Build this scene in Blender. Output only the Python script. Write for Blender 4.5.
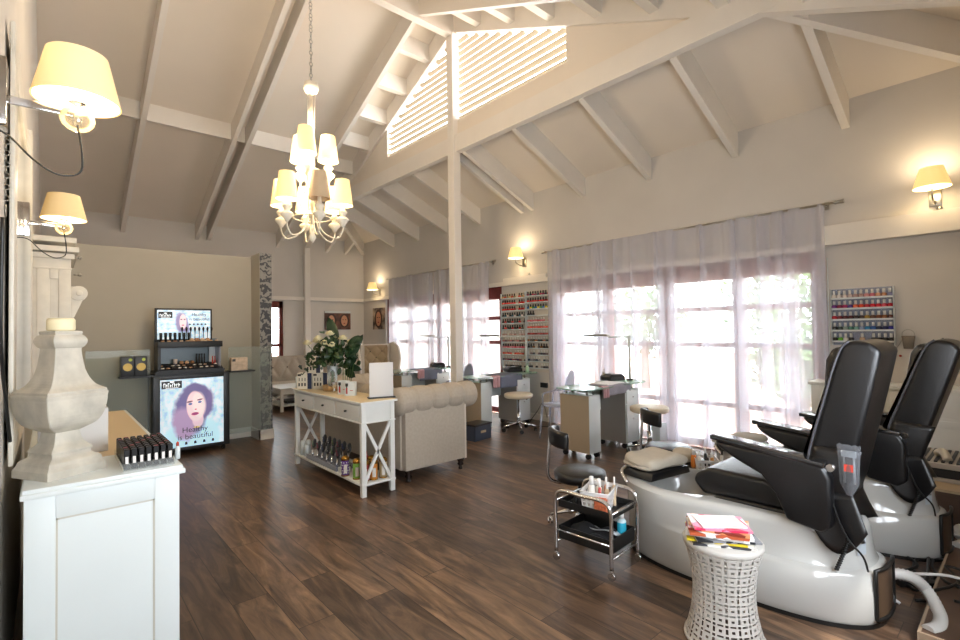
import bpy, bmesh, math, random
from math import sin, cos, pi, radians as rad
from mathutils import Vector, Matrix
random.seed(7)
for _o in list(bpy.data.objects): bpy.data.objects.remove(_o)
scn = bpy.context.scene
COL = scn.collection

# ------------------------------------------------------------------ camera
yaw, pit, rol = 0.72382, 0.021986, -0.015063
fw = Vector((sin(yaw)*cos(pit), cos(yaw)*cos(pit), sin(pit)))
r0 = Vector((cos(yaw), -sin(yaw), 0)); u0 = r0.cross(fw)
rt = r0*cos(rol)+u0*sin(rol); up = -r0*sin(rol)+u0*cos(rol)
cam = bpy.data.cameras.new('camera'); camo = bpy.data.objects.new('camera', cam); COL.objects.link(camo)
mt = Matrix((rt, up, -fw)).transposed().to_4x4(); mt.translation = Vector((0, 0, 1.5)); camo.matrix_world = mt
cam.sensor_width = 36; cam.lens = 486.36/960*36; cam.clip_start = .02; cam.clip_end = 200
scn.camera = camo
# ------------------------------------------------------------------ light
wd = bpy.data.worlds.new('world'); scn.world = wd; wd.use_nodes = True
nt = wd.node_tree; nt.nodes.clear()
wo = nt.nodes.new('ShaderNodeOutputWorld'); bg = nt.nodes.new('ShaderNodeBackground')
bg.inputs[0].default_value = (.86, .93, 1, 1); bg.inputs[1].default_value = 11.0
nt.links.new(bg.outputs[0], wo.inputs[0])
def area(name, loc, size, rot, power, col=(1, 1, 1), portal=False):
    l = bpy.data.lights.new(name, 'AREA'); l.shape = 'RECTANGLE'; l.size, l.size_y = size
    l.energy = power; l.color = col; o = bpy.data.objects.new(name, l); COL.objects.link(o)
    o.location = loc; o.rotation_euler = rot
    if portal: l.cycles.is_portal = True
    return o
def point(name, loc, power, col=(1, .80, .55), r=.03):
    l = bpy.data.lights.new(name, 'POINT'); l.energy = power; l.color = col; l.shadow_soft_size = r
    o = bpy.data.objects.new(name, l); COL.objects.link(o); o.location = loc; return o
area('portal_near_window', (6.32, 3.25, 1.15), (3.7, 2.3), (0, rad(90), pi), 1, portal=True).rotation_euler = (rad(90), 0, rad(90))
area('portal_far_window', (6.32, 8.3, 1.15), (4.1, 2.3), (0, 0, 0), 1, portal=True).rotation_euler = (rad(90), 0, rad(90))
# fill daylight through the unseen opening added in the front wall
area('portal_front_fill', (1.45, -.52, 1.55), (2.9, 1.3), (rad(90), 0, 0), 1, portal=True)
su = bpy.data.lights.new('sun', 'SUN'); su.energy = 3; su.angle = rad(2); su.color = (1, .95, .88)
suo = bpy.data.objects.new('sun', su); COL.objects.link(suo); suo.rotation_euler = (rad(28), rad(-12), 0)
vs = scn.view_settings; vs.view_transform = 'Standard'; vs.look = 'None'; vs.gamma = 1; vs.exposure = 0.4
vs.use_curve_mapping = False
scn.cycles.use_denoising = True; scn.cycles.max_bounces = 8; scn.cycles.transparent_max_bounces = 24
scn.cycles.sample_clamp_indirect = 6; scn.cycles.caustics_reflective = False; scn.cycles.caustics_refractive = False

# ------------------------------------------------------------------ materials
MATS = {}
def srgb(h):
    v = [int(h[i:i+2], 16)/255 for i in (0, 2, 4)]
    return tuple(c/12.92 if c <= .04045 else ((c+.055)/1.055)**2.4 for c in v)+(1,)
def mat(name, col, rough=.5, metal=0, spec=.5, trans=0, alpha=1, emit=0, ecol=None, noise=0, nscale=8, bump=0, bscale=60, coat=0, sub=0):
    if name in MATS: return MATS[name]
    m = bpy.data.materials.new(name); m.use_nodes = True; n = m.node_tree.nodes; L = m.node_tree.links
    p = n['Principled BSDF']; c = srgb(col) if isinstance(col, str) else col
    p.inputs['Base Color'].default_value = c; p.inputs['Roughness'].default_value = rough
    p.inputs['Metallic'].default_value = metal; p.inputs['Specular IOR Level'].default_value = spec
    p.inputs['Transmission Weight'].default_value = trans; p.inputs['Alpha'].default_value = alpha
    p.inputs['Coat Weight'].default_value = coat
    if emit:
        p.inputs['Emission Color'].default_value = srgb(ecol) if ecol else c; p.inputs['Emission Strength'].default_value = emit
    if noise or bump:
        tc = n.new('ShaderNodeTexCoord')
    if noise:
        t = n.new('ShaderNodeTexNoise'); t.inputs['Scale'].default_value = nscale; t.inputs['Detail'].default_value = 5
        L.new(tc.outputs['Object'], t.inputs['Vector'])
        mr = n.new('ShaderNodeMapRange'); mr.inputs[1].default_value = .3; mr.inputs[2].default_value = .7
        mr.inputs[3].default_value = 1-noise; mr.inputs[4].default_value = 1+noise*.3
        mx = n.new('ShaderNodeVectorMath'); mx.operation = 'SCALE'; mx.inputs[0].default_value = c[:3]
        L.new(t.outputs['Fac'], mr.inputs[0]); L.new(mr.outputs[0], mx.inputs['Scale']); L.new(mx.outputs[0], p.inputs['Base Color'])
    if bump:
        t2 = n.new('ShaderNodeTexNoise'); t2.inputs['Scale'].default_value = bscale; t2.inputs['Detail'].default_value = 4
        L.new(tc.outputs['Object'], t2.inputs['Vector'])
        b = n.new('ShaderNodeBump'); b.inputs['Strength'].default_value = bump; b.inputs['Distance'].default_value = .01
        L.new(t2.outputs['Fac'], b.inputs['Height']); L.new(b.outputs[0], p.inputs['Normal'])
    MATS[name] = m; return m
WALL = mat('wall paint', 'D0CAC2', .75, noise=.04, nscale=2, bump=.05, bscale=150)
PANEL = mat('ceiling board', 'E6DBCC', .7, noise=.03, nscale=1.5)
TRIM = mat('white trim paint', 'E6DFD5', .5, noise=.03, nscale=4)
TAUPE = mat('taupe wall paint', 'B5AE9F', .8, noise=.05, nscale=2)
MAROON = mat('maroon timber', '6E241C', .4, noise=.3, nscale=12)
WHITE = mat('white lacquer', 'D3D9D8', .35, noise=.03, nscale=3)
CREAM = mat('antique cream paint', 'D8D2C4', .45, noise=.08, nscale=14)
CHROME = mat('chrome', 'D8D8DA', .12, 1)
STEEL = mat('brushed steel', 'A8A49A', .3, 1)
BLACK = mat('black plastic', '141414', .4)
LEATHER = mat('black leather', '0B0B0E', .33, noise=.2, nscale=6, bump=.12, bscale=160, spec=.6)
GLASS = None

def wood_floor():
    m = bpy.data.materials.new('dark plank floor'); m.use_nodes = True; n = m.node_tree.nodes; L = m.node_tree.links
    p = n['Principled BSDF']; tc = n.new('ShaderNodeTexCoord')
    mp = n.new('ShaderNodeMapping'); mp.inputs['Rotation'].default_value = (0, 0, rad(90)); L.new(tc.outputs['Object'], mp.inputs[0])
    br = n.new('ShaderNodeTexBrick'); br.inputs['Scale'].default_value = 1; br.inputs['Brick Width'].default_value = 1.25
    br.inputs['Row Height'].default_value = .19; br.inputs['Mortar Size'].default_value = .0022; br.inputs['Mortar Smooth'].default_value = .2
    br.offset = .37; br.inputs['Color1'].default_value = (0, 0, 0, 1); br.inputs['Color2'].default_value = (1, 1, 1, 1); br.inputs['Mortar'].default_value = (.5, .5, .5, 1)
    L.new(mp.outputs[0], br.inputs['Vector'])
    # grain stretched along the boards, shifted from board to board
    sc = n.new('ShaderNodeMapping'); sc.inputs['Scale'].default_value = (5.5, .75, 1); L.new(tc.outputs['Object'], sc.inputs[0])
    ad = n.new('ShaderNodeVectorMath'); ad.operation = 'MULTIPLY_ADD'; ad.inputs[1].default_value = (9, 9, 9)
    L.new(br.outputs['Color'], ad.inputs[0]); L.new(sc.outputs[0], ad.inputs[2])
    g = n.new('ShaderNodeTexNoise'); g.inputs['Scale'].default_value = 2.2; g.inputs['Detail'].default_value = 9; g.inputs['Roughness'].default_value = .65; g.inputs['Distortion'].default_value = 1.2
    L.new(ad.outputs[0], g.inputs['Vector'])
    r = n.new('ShaderNodeValToRGB'); e = r.color_ramp.elements
    e[0].position = .3; e[0].color = srgb('3B3029'); e[1].position = .72; e[1].color = srgb('A08870')
    k = e.new(.45); k.color = srgb('625144'); k = e.new(.58); k.color = srgb('806B59')
    L.new(g.outputs['Fac'], r.inputs[0])
    tint = n.new('ShaderNodeMix'); tint.data_type = 'RGBA'; tint.blend_type = 'MULTIPLY'; tint.inputs[0].default_value = 1
    r2 = n.new('ShaderNodeValToRGB'); r2.color_ramp.elements[0].color = srgb('B4ABA6'); r2.color_ramp.elements[1].color = srgb('FFF0DF')
    k = r2.color_ramp.elements.new(.5); k.color = srgb('CFC4BC')
    L.new(br.outputs['Color'], r2.inputs[0]); L.new(r.outputs[0], tint.inputs[6]); L.new(r2.outputs[0], tint.inputs[7])
    mo = n.new('ShaderNodeMix'); mo.data_type = 'RGBA'; mo.inputs[7].default_value = srgb('2A2019')
    L.new(br.outputs['Fac'], mo.inputs[0]); L.new(tint.outputs[2], mo.inputs[6]); L.new(mo.outputs[2], p.inputs['Base Color'])
    mr = n.new('ShaderNodeMapRange'); mr.inputs[3].default_value = .28; mr.inputs[4].default_value = .46
    L.new(g.outputs['Fac'], mr.inputs[0]); L.new(mr.outputs[0], p.inputs['Roughness'])
    b = n.new('ShaderNodeBump'); b.inputs['Strength'].default_value = .15; b.inputs['Distance'].default_value = .004
    L.new(g.outputs['Fac'], b.inputs['Height']); L.new(b.outputs[0], p.inputs['Normal'])
    return m
def clear(name, col, a, rough=.02, mixd=0):
    """thin see-through sheet: transparent mixed with a glossy/white coat"""
    m = bpy.data.materials.new(name); m.use_nodes = True; n = m.node_tree.nodes; L = m.node_tree.links; n.clear()
    o = n.new('ShaderNodeOutputMaterial'); t = n.new('ShaderNodeBsdfTransparent'); t.inputs[0].default_value = srgb(col)
    p = n.new('ShaderNodeBsdfPrincipled'); p.inputs['Base Color'].default_value = srgb(col); p.inputs['Roughness'].default_value = rough
    f = n.new('ShaderNodeFresnel'); f.inputs[0].default_value = 1.45
    ma = n.new('ShaderNodeMath'); ma.operation = 'ADD'; ma.inputs[1].default_value = a; ma.use_clamp = True
    mx = n.new('ShaderNodeMixShader'); L.new(f.outputs[0], ma.inputs[0]); L.new(ma.outputs[0], mx.inputs[0])
    L.new(t.outputs[0], mx.inputs[1]); L.new(p.outputs[0], mx.inputs[2]); L.new(mx.outputs[0], o.inputs[0]); return m
GLASS = clear('clear glass', 'FCFDFC', .03)
TGLASS = clear('green edged glass', 'CFEBE0', .18)
SCREEN = clear('pale glass screen', 'EEF2F0', .09)
ACRYL = clear('clear acrylic', 'E6EAF4', .2)
def sheer():
    m = bpy.data.materials.new('sheer voile'); m.use_nodes = True; n = m.node_tree.nodes; L = m.node_tree.links; n.clear()
    o = n.new('ShaderNodeOutputMaterial'); t = n.new('ShaderNodeBsdfTransparent')
    d = n.new('ShaderNodeBsdfDiffuse'); d.inputs[0].default_value = srgb('ECEAF0')
    tl = n.new('ShaderNodeBsdfTranslucent'); tl.inputs[0].default_value = srgb('EDEDF4')
    a = n.new('ShaderNodeMixShader'); a.inputs[0].default_value = .5; L.new(d.outputs[0], a.inputs[1]); L.new(tl.outputs[0], a.inputs[2])
    mx = n.new('ShaderNodeMixShader'); mx.inputs[0].default_value = .47
    L.new(t.outputs[0], mx.inputs[1]); L.new(a.outputs[0], mx.inputs[2]); L.new(mx.outputs[0], o.inputs[0]); return m
SHEER = sheer()
def shade_mat(name, col, emit, ecol):
    m = bpy.data.materials.new(name); m.use_nodes = True; n = m.node_tree.nodes; L = m.node_tree.links
    p = n['Principled BSDF']; p.inputs['Base Color'].default_value = srgb(col); p.inputs['Roughness'].default_value = .9
    p.inputs['Emission Color'].default_value = srgb(ecol); p.inputs['Emission Strength'].default_value = emit
    return m
SHADE = shade_mat('lit cream lampshade', 'F3E3B8', .62, 'FFD27A'); SHADEW = shade_mat('warm lit lampshade', 'DCC49A', .34, 'FFC870')
SHADEIN = shade_mat('lit lampshade lining', 'FFF5DC', 1.6, 'FFEBB8')
SHADEOFF = mat('unlit lampshade', 'CDB493', .9)
BULB = shade_mat('lit bulb', 'FFFFFF', 8, 'FFE9B0')

# ------------------------------------------------------------------ mesh builder
class MB:
    def __init__(s): s.v = []; s.f = []; s.sm = []; s.mi = []; s.cm = 0
    def add(s, vs, fs, smooth=False):
        b = len(s.v); s.v += [tuple(x) for x in vs]; s.f += [tuple(i+b for i in f) for f in fs]
        s.sm += [smooth]*len(fs); s.mi += [s.cm]*len(fs); return s
    def box(s, x0, x1, y0, y1, z0, z1, M=None):
        v = [Vector(p) for p in ((x0, y0, z0), (x1, y0, z0), (x1, y1, z0), (x0, y1, z0), (x0, y0, z1), (x1, y0, z1), (x1, y1, z1), (x0, y1, z1))]
        if M is not None: v = [M @ p for p in v]
        return s.add(v, [(0, 3, 2, 1), (4, 5, 6, 7), (0, 1, 5, 4), (1, 2, 6, 5), (2, 3, 7, 6), (3, 0, 4, 7)])
    def beam(s, a, b, w, h, up=(0, 0, 1)):
        """bar from a to b, width w across, height h along up"""
        a, b = Vector(a), Vector(b); d = (b-a).normalized(); sd = d.cross(Vector(up)).normalized()*w/2; uu = sd.cross(d).normalized()*h/2
        v = [p+i*sd+j*uu for p in (a, b) for i, j in ((-1, -1), (1, -1), (1, 1), (-1, 1))]
        return s.add(v, [(0, 1, 2, 3), (7, 6, 5, 4), (0, 4, 5, 1), (1, 5, 6, 2), (2, 6, 7, 3), (3, 7, 4, 0)])
    def prism(s, pts, d, smooth=False):
        """pts: planar 3D outline, extruded by vector d"""
        n = len(pts); d = Vector(d); v = [Vector(p) for p in pts]+[Vector(p)+d for p in pts]
        return s.add(v, [tuple(range(n))[::-1], tuple(range(n, 2*n))]+[(i, (i+1) % n, n+(i+1) % n, n+i) for i in range(n)], smooth)
    def tube(s, pts, r, n=10, caps=True, smooth=True):
        pts = [Vector(p) for p in pts]; rr = r if isinstance(r, (list, tuple)) else [r]*len(pts); vs = []; prev = None
        for i, p in enumerate(pts):
            t = (pts[min(i+1, len(pts)-1)]-pts[max(i-1, 0)]).normalized()
            if prev is None: a = t.orthogonal().normalized()
            else: a = (prev-t*prev.dot(t)); a = a.normalized() if a.length > 1e-6 else t.orthogonal().normalized()
            prev = a; b = t.cross(a)
            vs += [p+rr[i]*(cos(2*pi*k/n)*a+sin(2*pi*k/n)*b) for k in range(n)]
        fs = [(i*n+k, i*n+(k+1) % n, (i+1)*n+(k+1) % n, (i+1)*n+k) for i in range(len(pts)-1) for k in range(n)]
        b = len(s.v); s.add(vs, fs, smooth)
        if caps:
            e = b+(len(pts)-1)*n; s.f += [tuple(b+k for k in range(n))[::-1], tuple(e+k for k in range(n))]; s.sm += [False]*2; s.mi += [s.cm]*2
        return s
    def lathe(s, prof, c=(0, 0, 0), n=20, M=None, smooth=True, closed=False, sq=None):
        vs = []; c = Vector(c)
        for r, z in prof:
            for k in range(n):
                a = 2*pi*k/n+(pi/n if sq else 0); p = Vector((r*cos(a), r*sin(a), z)); p = M @ p if M is not None else p; vs.append(p+c)
        fs = [(i*n+k, i*n+(k+1) % n, (i+1)*n+(k+1) % n, (i+1)*n+k) for i in range(len(prof)-1) for k in range(n)]
        b = len(s.v); s.add(vs, fs, smooth); e = b+(len(prof)-1)*n
        if prof[0][0] > 1e-5 and not closed: s.f.append(tuple(b+k for k in range(n))[::-1]); s.sm.append(False); s.mi.append(s.cm)
        if prof[-1][0] > 1e-5 and not closed: s.f.append(tuple(e+k for k in range(n))); s.sm.append(False); s.mi.append(s.cm)
        return s
    def ball(s, c, r, sc=(1, 1, 1), n=14, M=None):
        prof = [(r*sin(pi*i/(n//2)), -r*cos(pi*i/(n//2))) for i in range(n//2+1)]
        prof[0] = (1e-4*r, -r); prof[-1] = (1e-4*r, r)
        S = Matrix.Diagonal((*sc, 1)); return s.lathe(prof, c, n, (M @ S) if M is not None else S)
    def grid(s, fn, nu, nv, smooth=True, cu=False):
        b = [[fn(i/nu, j/nv) for j in range(nv+1)] for i in range(nu+1)]
        vs = [p for row in b for p in row]
        fs = [(i*(nv+1)+j, (i+1)*(nv+1)+j, (i+1)*(nv+1)+j+1, i*(nv+1)+j+1) for i in range(nu) for j in range(nv)]
        return s.add(vs, fs, smooth)
    def build(s, name, m, parent=None, bevel=0, seg=2, sub=0, solid=0, loc=None, **tags):
        me = bpy.data.meshes.new(name); me.from_pydata(s.v, [], s.f); me.update()
        me.polygons.foreach_set('use_smooth', s.sm)
        ms = m if isinstance(m, (list, tuple)) else [m]
        for x in ms: me.materials.append(x)
        if len(ms) > 1: me.polygons.foreach_set('material_index', s.mi)
        bm = bmesh.new(); bm.from_mesh(me); bmesh.ops.recalc_face_normals(bm, faces=bm.faces)
        if bevel:
            es = [e for e in bm.edges if len(e.link_faces) == 2 and e.calc_face_angle(0) > .5]
            bmesh.ops.bevel(bm, geom=es, offset=bevel, segments=seg, affect='EDGES', profile=.6, clamp_overlap=True)
            if seg > 1:
                for f in bm.faces: f.smooth = True
        bm.to_mesh(me); bm.free()
        if bevel and seg > 1:
            try: me.set_sharp_from_angle(angle=rad(50))
            except Exception: pass
        o = bpy.data.objects.new(name, me); COL.objects.link(o)
        if loc: o.location = loc
        if parent: o.parent = parent
        if solid:
            md = o.modifiers.new('solid', 'SOLIDIFY'); md.thickness = solid; md.offset = 0
        if sub:
            md = o.modifiers.new('sub', 'SUBSURF'); md.levels = sub; md.render_levels = sub
            me.polygons.foreach_set('use_smooth', [True]*len(me.polygons))
        for k, v in tags.items(): o[k] = v
        return o
def thing(name, label, cat, loc=(0, 0, 0), rz=0, group=None):
    o = bpy.data.objects.new(name, None); COL.objects.link(o); o.location = loc; o.rotation_euler = (0, 0, rz)
    o.empty_display_size = .1; o['label'] = label; o['category'] = cat
    if group: o['group'] = group
    return o
def tag(o, label, cat, group=None):
    o['label'] = label; o['category'] = cat
    if group: o['group'] = group
    return o
def struct(mb, name, m, **k):
    o = mb.build(name, m, **k); o['kind'] = 'structure'; return o
def dup(root, loc=None, rz=None, label=None, group=None, scale=None):
    kids = {}
    for o in bpy.data.objects:
        if o.parent: kids.setdefault(o.parent.name, []).append(o)
    def cp(o, par):
        c = o.copy(); COL.objects.link(c)
        if par: c.parent = par
        for k in kids.get(o.name, []): cp(k, c)
        return c
    r = cp(root, None)
    if loc is not None: r.location = loc
    if rz is not None: r.rotation_euler = (0, 0, rz)
    if scale: r.scale = scale
    if label: r['label'] = label
    if group: r['group'] = group
    return r
def arc(c, r, a0, a1, n, ax=(1, 0, 0), ay=(0, 0, 1)):
    c, ax, ay = Vector(c), Vector(ax), Vector(ay)
    return [c+r*(cos(a0+(a1-a0)*i/n)*ax+sin(a0+(a1-a0)*i/n)*ay) for i in range(n+1)]

def smooth_path(p, k):
    p = [Vector(q) for q in p]; out = []
    for i in range(len(p)-1):
        a, b, c, d = p[max(i-1, 0)], p[i], p[i+1], p[min(i+2, len(p)-1)]
        for j in range(k):
            t = j/k; out.append(.5*((2*b)+(c-a)*t+(2*a-5*b+4*c-d)*t*t+(3*b-a-3*c+d)*t*t*t))
    return out+[p[-1]]

# ------------------------------------------------------------------ the room
XL, XW, YF, YB, ZP, SL, YR, XB = -.135, 6.1, -.3, 11.45, 3.81, .435, 5.67, 4.56
def zc(y): return ZP+SL*(YB-y) if y > YR else ZP+SL*(YB-2*YR+y)      # ceiling board height of the main gable
def zr(y): return 6.0-SL*abs(y-YR)                                    # underside of its rafters
MB_ = MB
f = MB(); f.box(XL-.2, XW+.02, YF-.2, YB+.2, -.1, 0); struct(f, 'floor', wood_floor())
# window wall with two glazed openings
WY = [(1.45, 5.1), (6.3, 10.35)]
w = MB()
def wallseg(w, y0, y1, z0, z1, x0=XW, x1=XW+.2): w.box(x0, x1, y0, y1, z0, z1)
wallseg(w, YF-.2, WY[0][0], 0, 3.9); wallseg(w, WY[0][0], WY[0][1], 2.3, 3.9); wallseg(w, WY[0][1], WY[1][0], 0, 3.9)
wallseg(w, WY[1][0], WY[1][1], 2.3, 3.9); wallseg(w, WY[1][1], YB+.2, 0, 3.9)
struct(w, 'wall_right', WALL)
w = MB(); w.box(4.05, XW+.2, YB, YB+.2, 0, 3.9); w.box(3.55, 4.05, YB, YB+.2, 2.25, 3.9); w.box(XL-.2, 3.55, YB, YB+.2, 0, 3.9)
struct(w, 'wall_back', WALL)
w = MB(); w.prism([(XL, YF-.2, 0), (XL, YB+.2, 0), (XL, YB+.2, 3.85), (XL, YR, 6.4), (XL, YF-.2, 3.75)], (-.2, 0, 0)); struct(w, 'wall_left', WALL)
# front wall behind the camera, its opening added and sized to brighten the room
w = MB(); w.box(XL-.2, .0, YF-.2, YF, 0, 3.7); w.box(2.9, XW+.2, YF-.2, YF, 0, 3.7); w.box(.0, 2.9, YF-.2, YF, 2.2, 3.7); w.box(.0, 2.9, YF-.2, YF, 0, .9)
struct(w, 'wall_front', WALL)
# ceiling: main gable, gable end above the tie beam, lean-to slope over the window wall, two hips
YN, YFb = YR-(YB-YR)+(XW-XB), YB-(XW-XB)       # where the hips leave the gable
Y0 = 2*YR-YB
c = MB()
def slab(pts, n=(0, 0, .08)): c.prism(pts, n)
slab([(XL-.2, YB, zc(YB)), (XW, YB, zc(YB)), (XB, YFb, zc(YFb)), (XB, YR, zc(YR)), (XL-.2, YR, zc(YR))])
slab([(XL-.2, Y0-.35, zc(Y0-.35)), (XW, Y0-.35, zc(Y0-.35)), (XW, Y0, zc(Y0)), (XB, YN, zc(YN)), (XB, YR, zc(YR)), (XL-.2, YR, zc(YR))])
struct(c, 'ceiling', PANEL)
c = MB(); zt = ZP+SL*(XW-XB)
slab([(XW, Y0, ZP), (XW, YB, ZP), (XB+.05, YFb, zt), (XB+.05, YN, zt)])
struct(c, 'ceiling_window_side', PANEL)
trims = [0]
def trim(mb, m=None, **k):
    trims[0] += 1; return struct(mb, 'trim_%d' % trims[0], m or TRIM, **k)
def rbeam(a, b, w=.07, h=.30, m=None):
    """rafter whose underside runs a -> b"""
    a, b = Vector(a), Vector(b); d = b-a; s = Vector((d.y, -d.x, 0)).normalized()*w/2
    mb = MB(); mb.prism([a-s, b-s, b-s+Vector((0, 0, h)), a-s+Vector((0, 0, h))], 2*s); return trim(mb, m)
for x in (1.03, 2.28, 2.50, 3.92):
    rbeam((x, YB, zr(YB)), (x, YR, 6.0), h=.36); rbeam((x, Y0-.3, zr(Y0-.3)), (x, YR, 6.0), h=.36)
rbeam((XB, YB, zr(YB)), (XB, YR, 6.0), .09, h=.36); rbeam((XB, Y0-.3, zr(Y0-.3)), (XB, YR, 6.0), .09, h=.36)
mb = MB(); mb.box(XL, XB, YR-.06, YR+.06, 5.93, 6.3); trim(mb)
zb = lambda x: 3.515+.43*(XW-x)
for y in (1.2, 2.27, 3.38, 4.47, 5.52, 5.76, 6.88, 7.9, 8.92, 9.95):
    x1 = XB+.045
    if y > YFb: x1 = XW-(YB-y)
    rbeam((XW, y, zb(XW)), (x1, y, zb(x1)), .07, .33)
rbeam((XW, Y0, 3.5), (XB, YN, 4.17), .08, .3); rbeam((XW, YB, 3.5), (XB, YFb, 4.17), .08, .3)
for y in (Y0+.35,): rbeam((XW, y, 3.515), (XW-.35, y, 3.67), .06, .3)
rbeam((5.1, YB, zr(YB)), (5.1, YB-1.0, zr(YB-1.0)), .06, .3); rbeam((5.6, YB, zr(YB)), (5.6, YB-.5, zr(YB-.5)), .06, .3)
# tie beam carrying the gable, and the boarded gable end with its louvres
mb = MB(); mb.box(XB-.05, XB+.05, YN-.2, YFb+.15, 4.17, 4.42); trim(mb)
mb = MB(); g = XB+.0
lz0, lz1 = 4.66, 5.02; ly0, ly1 = YR-2.12, YR+1.95; lpk = 5.93
mb.prism([(g, YFb, 4.3), (g, YFb, zr(YFb)+.3), (g, ly1, zr(ly1)+.3), (g, ly1, 4.3)], (.05, 0, 0))
mb.prism([(g, ly0, 4.3), (g, ly0, zr(ly0)+.3), (g, YN-.3, zr(YN-.3)+.3), (g, YN-.3, 4.3)], (.05, 0, 0))
mb.box(g, g+.05, ly0, ly1, 4.3, lz0); struct(mb, 'wall_gable', PANEL)
mb = MB()
z = lz0+.04
while z < 5.95:
    yy = (6.0-z)/SL
    a, b = max(ly0, YR-yy), min(ly1, YR+yy)
    if b-a > .1: mb.beam((g+.06, a, z), (g+.06, b, z), .068, .016, up=(.7, 0, 1))
    z += .098
o = mb.build('louvre_grille', mat('louvre slats', 'A89A84', .6)); o['kind'] = 'structure'; o.name = 'window_3'
# rungs between the verge rafters
for sgn in (1, -1):
    for k in range(7):
        y = YR+sgn*(.62+k*.66)
        mb = MB(); a = zr(y); mb.box(3.95, XB-.04, y-.05, y+.05, a+.08, a+.34); trim(mb)
# purlins
for y in (8.74,):
    for x0, x1 in ((XL, .99), (1.07, 2.24), (2.32, 2.46), (2.54, 3.88)):
        mb = MB(); mb.box(x0, x1, y-.03, y+.03, zc(y)-.25, zc(y)+.02); trim(mb)
# posts
o = MB().box(4.47, 4.605, 5.6, 5.74, 0, 5.99).build('support_post', TRIM, bevel=.006, seg=1)
tag(o, 'tall white square post rising from behind the tufted sofa to the roof peak', 'post')
o = MB().box(4.5, 4.63, 11.3, 11.44, 0, 3.52).build('support_post', TRIM, bevel=.006, seg=1)
tag(o, 'white post against the back wall, left of the double portrait picture', 'post')
# ledges
mb = MB(); mb.box(XW-.09, XW, YF, 1.42, 2.33, 2.53); trim(mb)
mb = MB(); mb.box(XW-.06, XW, 1.42, 5.2, 2.29, 2.36); trim(mb)
mb = MB(); mb.box(XW-.06, XW, 5.2, 6.2, 2.29, 2.42); trim(mb)
mb = MB(); mb.box(XW-.06, XW, 6.2, YB, 2.29, 2.36); trim(mb)
mb = MB(); mb.box(2.4, 4.5, YB-.1, YB, 2.28, 2.36); trim(mb)
mb = MB(); mb.box(4.63, XW, YB-.1, YB, 2.28, 2.36); trim(mb)
mb = MB(); mb.box(XW-.02, XW, 5.12, 6.28, .0, .1); struct(mb, 'baseboard_right', TRIM)
# glazing
def glazing(idx, y0, y1, posts, x=XW+.06, trs=(1.73, 1.28, .55)):
    mb = MB(); t = .09
    mb.box(x, x+t, y0, y1, 2.08, 2.3); mb.box(x, x+t, y0, y1, 0, .09)
    for p in posts: mb.box(x-.01, x+t+.01, p-.06, p+.06, 0, 2.3)
    for z in trs: mb.box(x+.01, x+t-.01, y0, y1, z-.03, z+.03)
    fr = struct(mb, 'window_%d' % idx, MAROON)
    g = MB(); g.box(x+.04, x+.048, y0, y1, .05, 2.2); pane = g.build('window_pane', GLASS, fr)
glazing(1, *WY[0], [1.5, 2.3, 3.22, 4.14, 5.04]); glazing(2, *WY[1], [6.36, 7.3, 8.3, 9.3, 10.3])
mb = MB(); mb.box(3.55, 3.68, YB+.05, YB+.13, 0, 2.25); mb.box(3.97, 4.05, YB+.05, YB+.13, 0, 2.25); mb.box(3.55, 4.05, YB+.05, YB+.13, 2.1, 2.25); mb.box(3.55, 4.05, YB+.05, YB+.13, 1.2, 1.27)
fr = struct(mb, 'window_4', MAROON); g_ = MB(); g_.box(3.6, 4.0, YB+.08, YB+.088, 0, 2.2); g_.build('window_pane', GLASS, fr)
# partition with wallpapered pillar
mb = MB(); mb.box(XL, 2.4, 7.65, 7.85, 0, 2.635); struct(mb, 'wall_partition', TAUPE)
def wallpaper():
    m = bpy.data.materials.new('swirled dark wallpaper'); m.use_nodes = True; n = m.node_tree.nodes; L = m.node_tree.links
    p = n['Principled BSDF']; p.inputs['Roughness'].default_value = .6; tc = n.new('ShaderNodeTexCoord')
    ns = n.new('ShaderNodeTexNoise'); ns.inputs['Scale'].default_value = 4; L.new(tc.outputs['Object'], ns.inputs['Vector'])
    w = n.new('ShaderNodeTexWave'); w.wave_type = 'RINGS'; w.inputs['Scale'].default_value = 9; w.inputs['Distortion'].default_value = 9; w.inputs['Detail'].default_value = 2; w.inputs['Detail Scale'].default_value = 1.4
    L.new(tc.outputs['Object'], w.inputs['Vector'])
    r = n.new('ShaderNodeValToRGB'); e = r.color_ramp.elements; e[0].position = .35; e[0].color = srgb('3E4046'); e[1].position = .6; e[1].color = srgb('8C8A86')
    L.new(w.outputs['Fac'], r.inputs[0]); L.new(r.outputs[0], p.inputs['Base Color']); return m
mb = MB(); mb.box(2.235, 2.40, 7.27, 7.65, 0, 2.66); pil = struct(mb, 'wall_pillar', TAUPE)
mb = MB(); mb.box(2.24, 2.402, 7.262, 7.2695, .14, 2.66); mb.build('wallpaper', wallpaper(), pil)
mb = MB(); mb.box(XL, 2.235, 7.63, 7.65, 0, .14); struct(mb, 'baseboard_partition', TRIM)
mb = MB(); mb.box(2.215, 2.235, 7.25, 7.63, 0, .14); mb.box(2.215, 2.42, 7.25, 7.262, 0, .14); struct(mb, 'baseboard_pillar', TRIM)
mb = MB(); mb.box(2.4, 6.1, YB-.02, YB, 0, .12); struct(mb, 'baseboard_back', TRIM)
# frame of the added front opening, unseen behind the camera
mb = MB()
for x in (.0, 1.4, 2.82): mb.box(x, x+.08, YF-.15, YF-.05, .9, 2.2)
mb.box(.0, 2.9, YF-.15, YF-.05, .9, .98); mb.box(.0, 2.9, YF-.15, YF-.05, 2.12, 2.2); struct(mb, 'window_5', MAROON)

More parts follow.
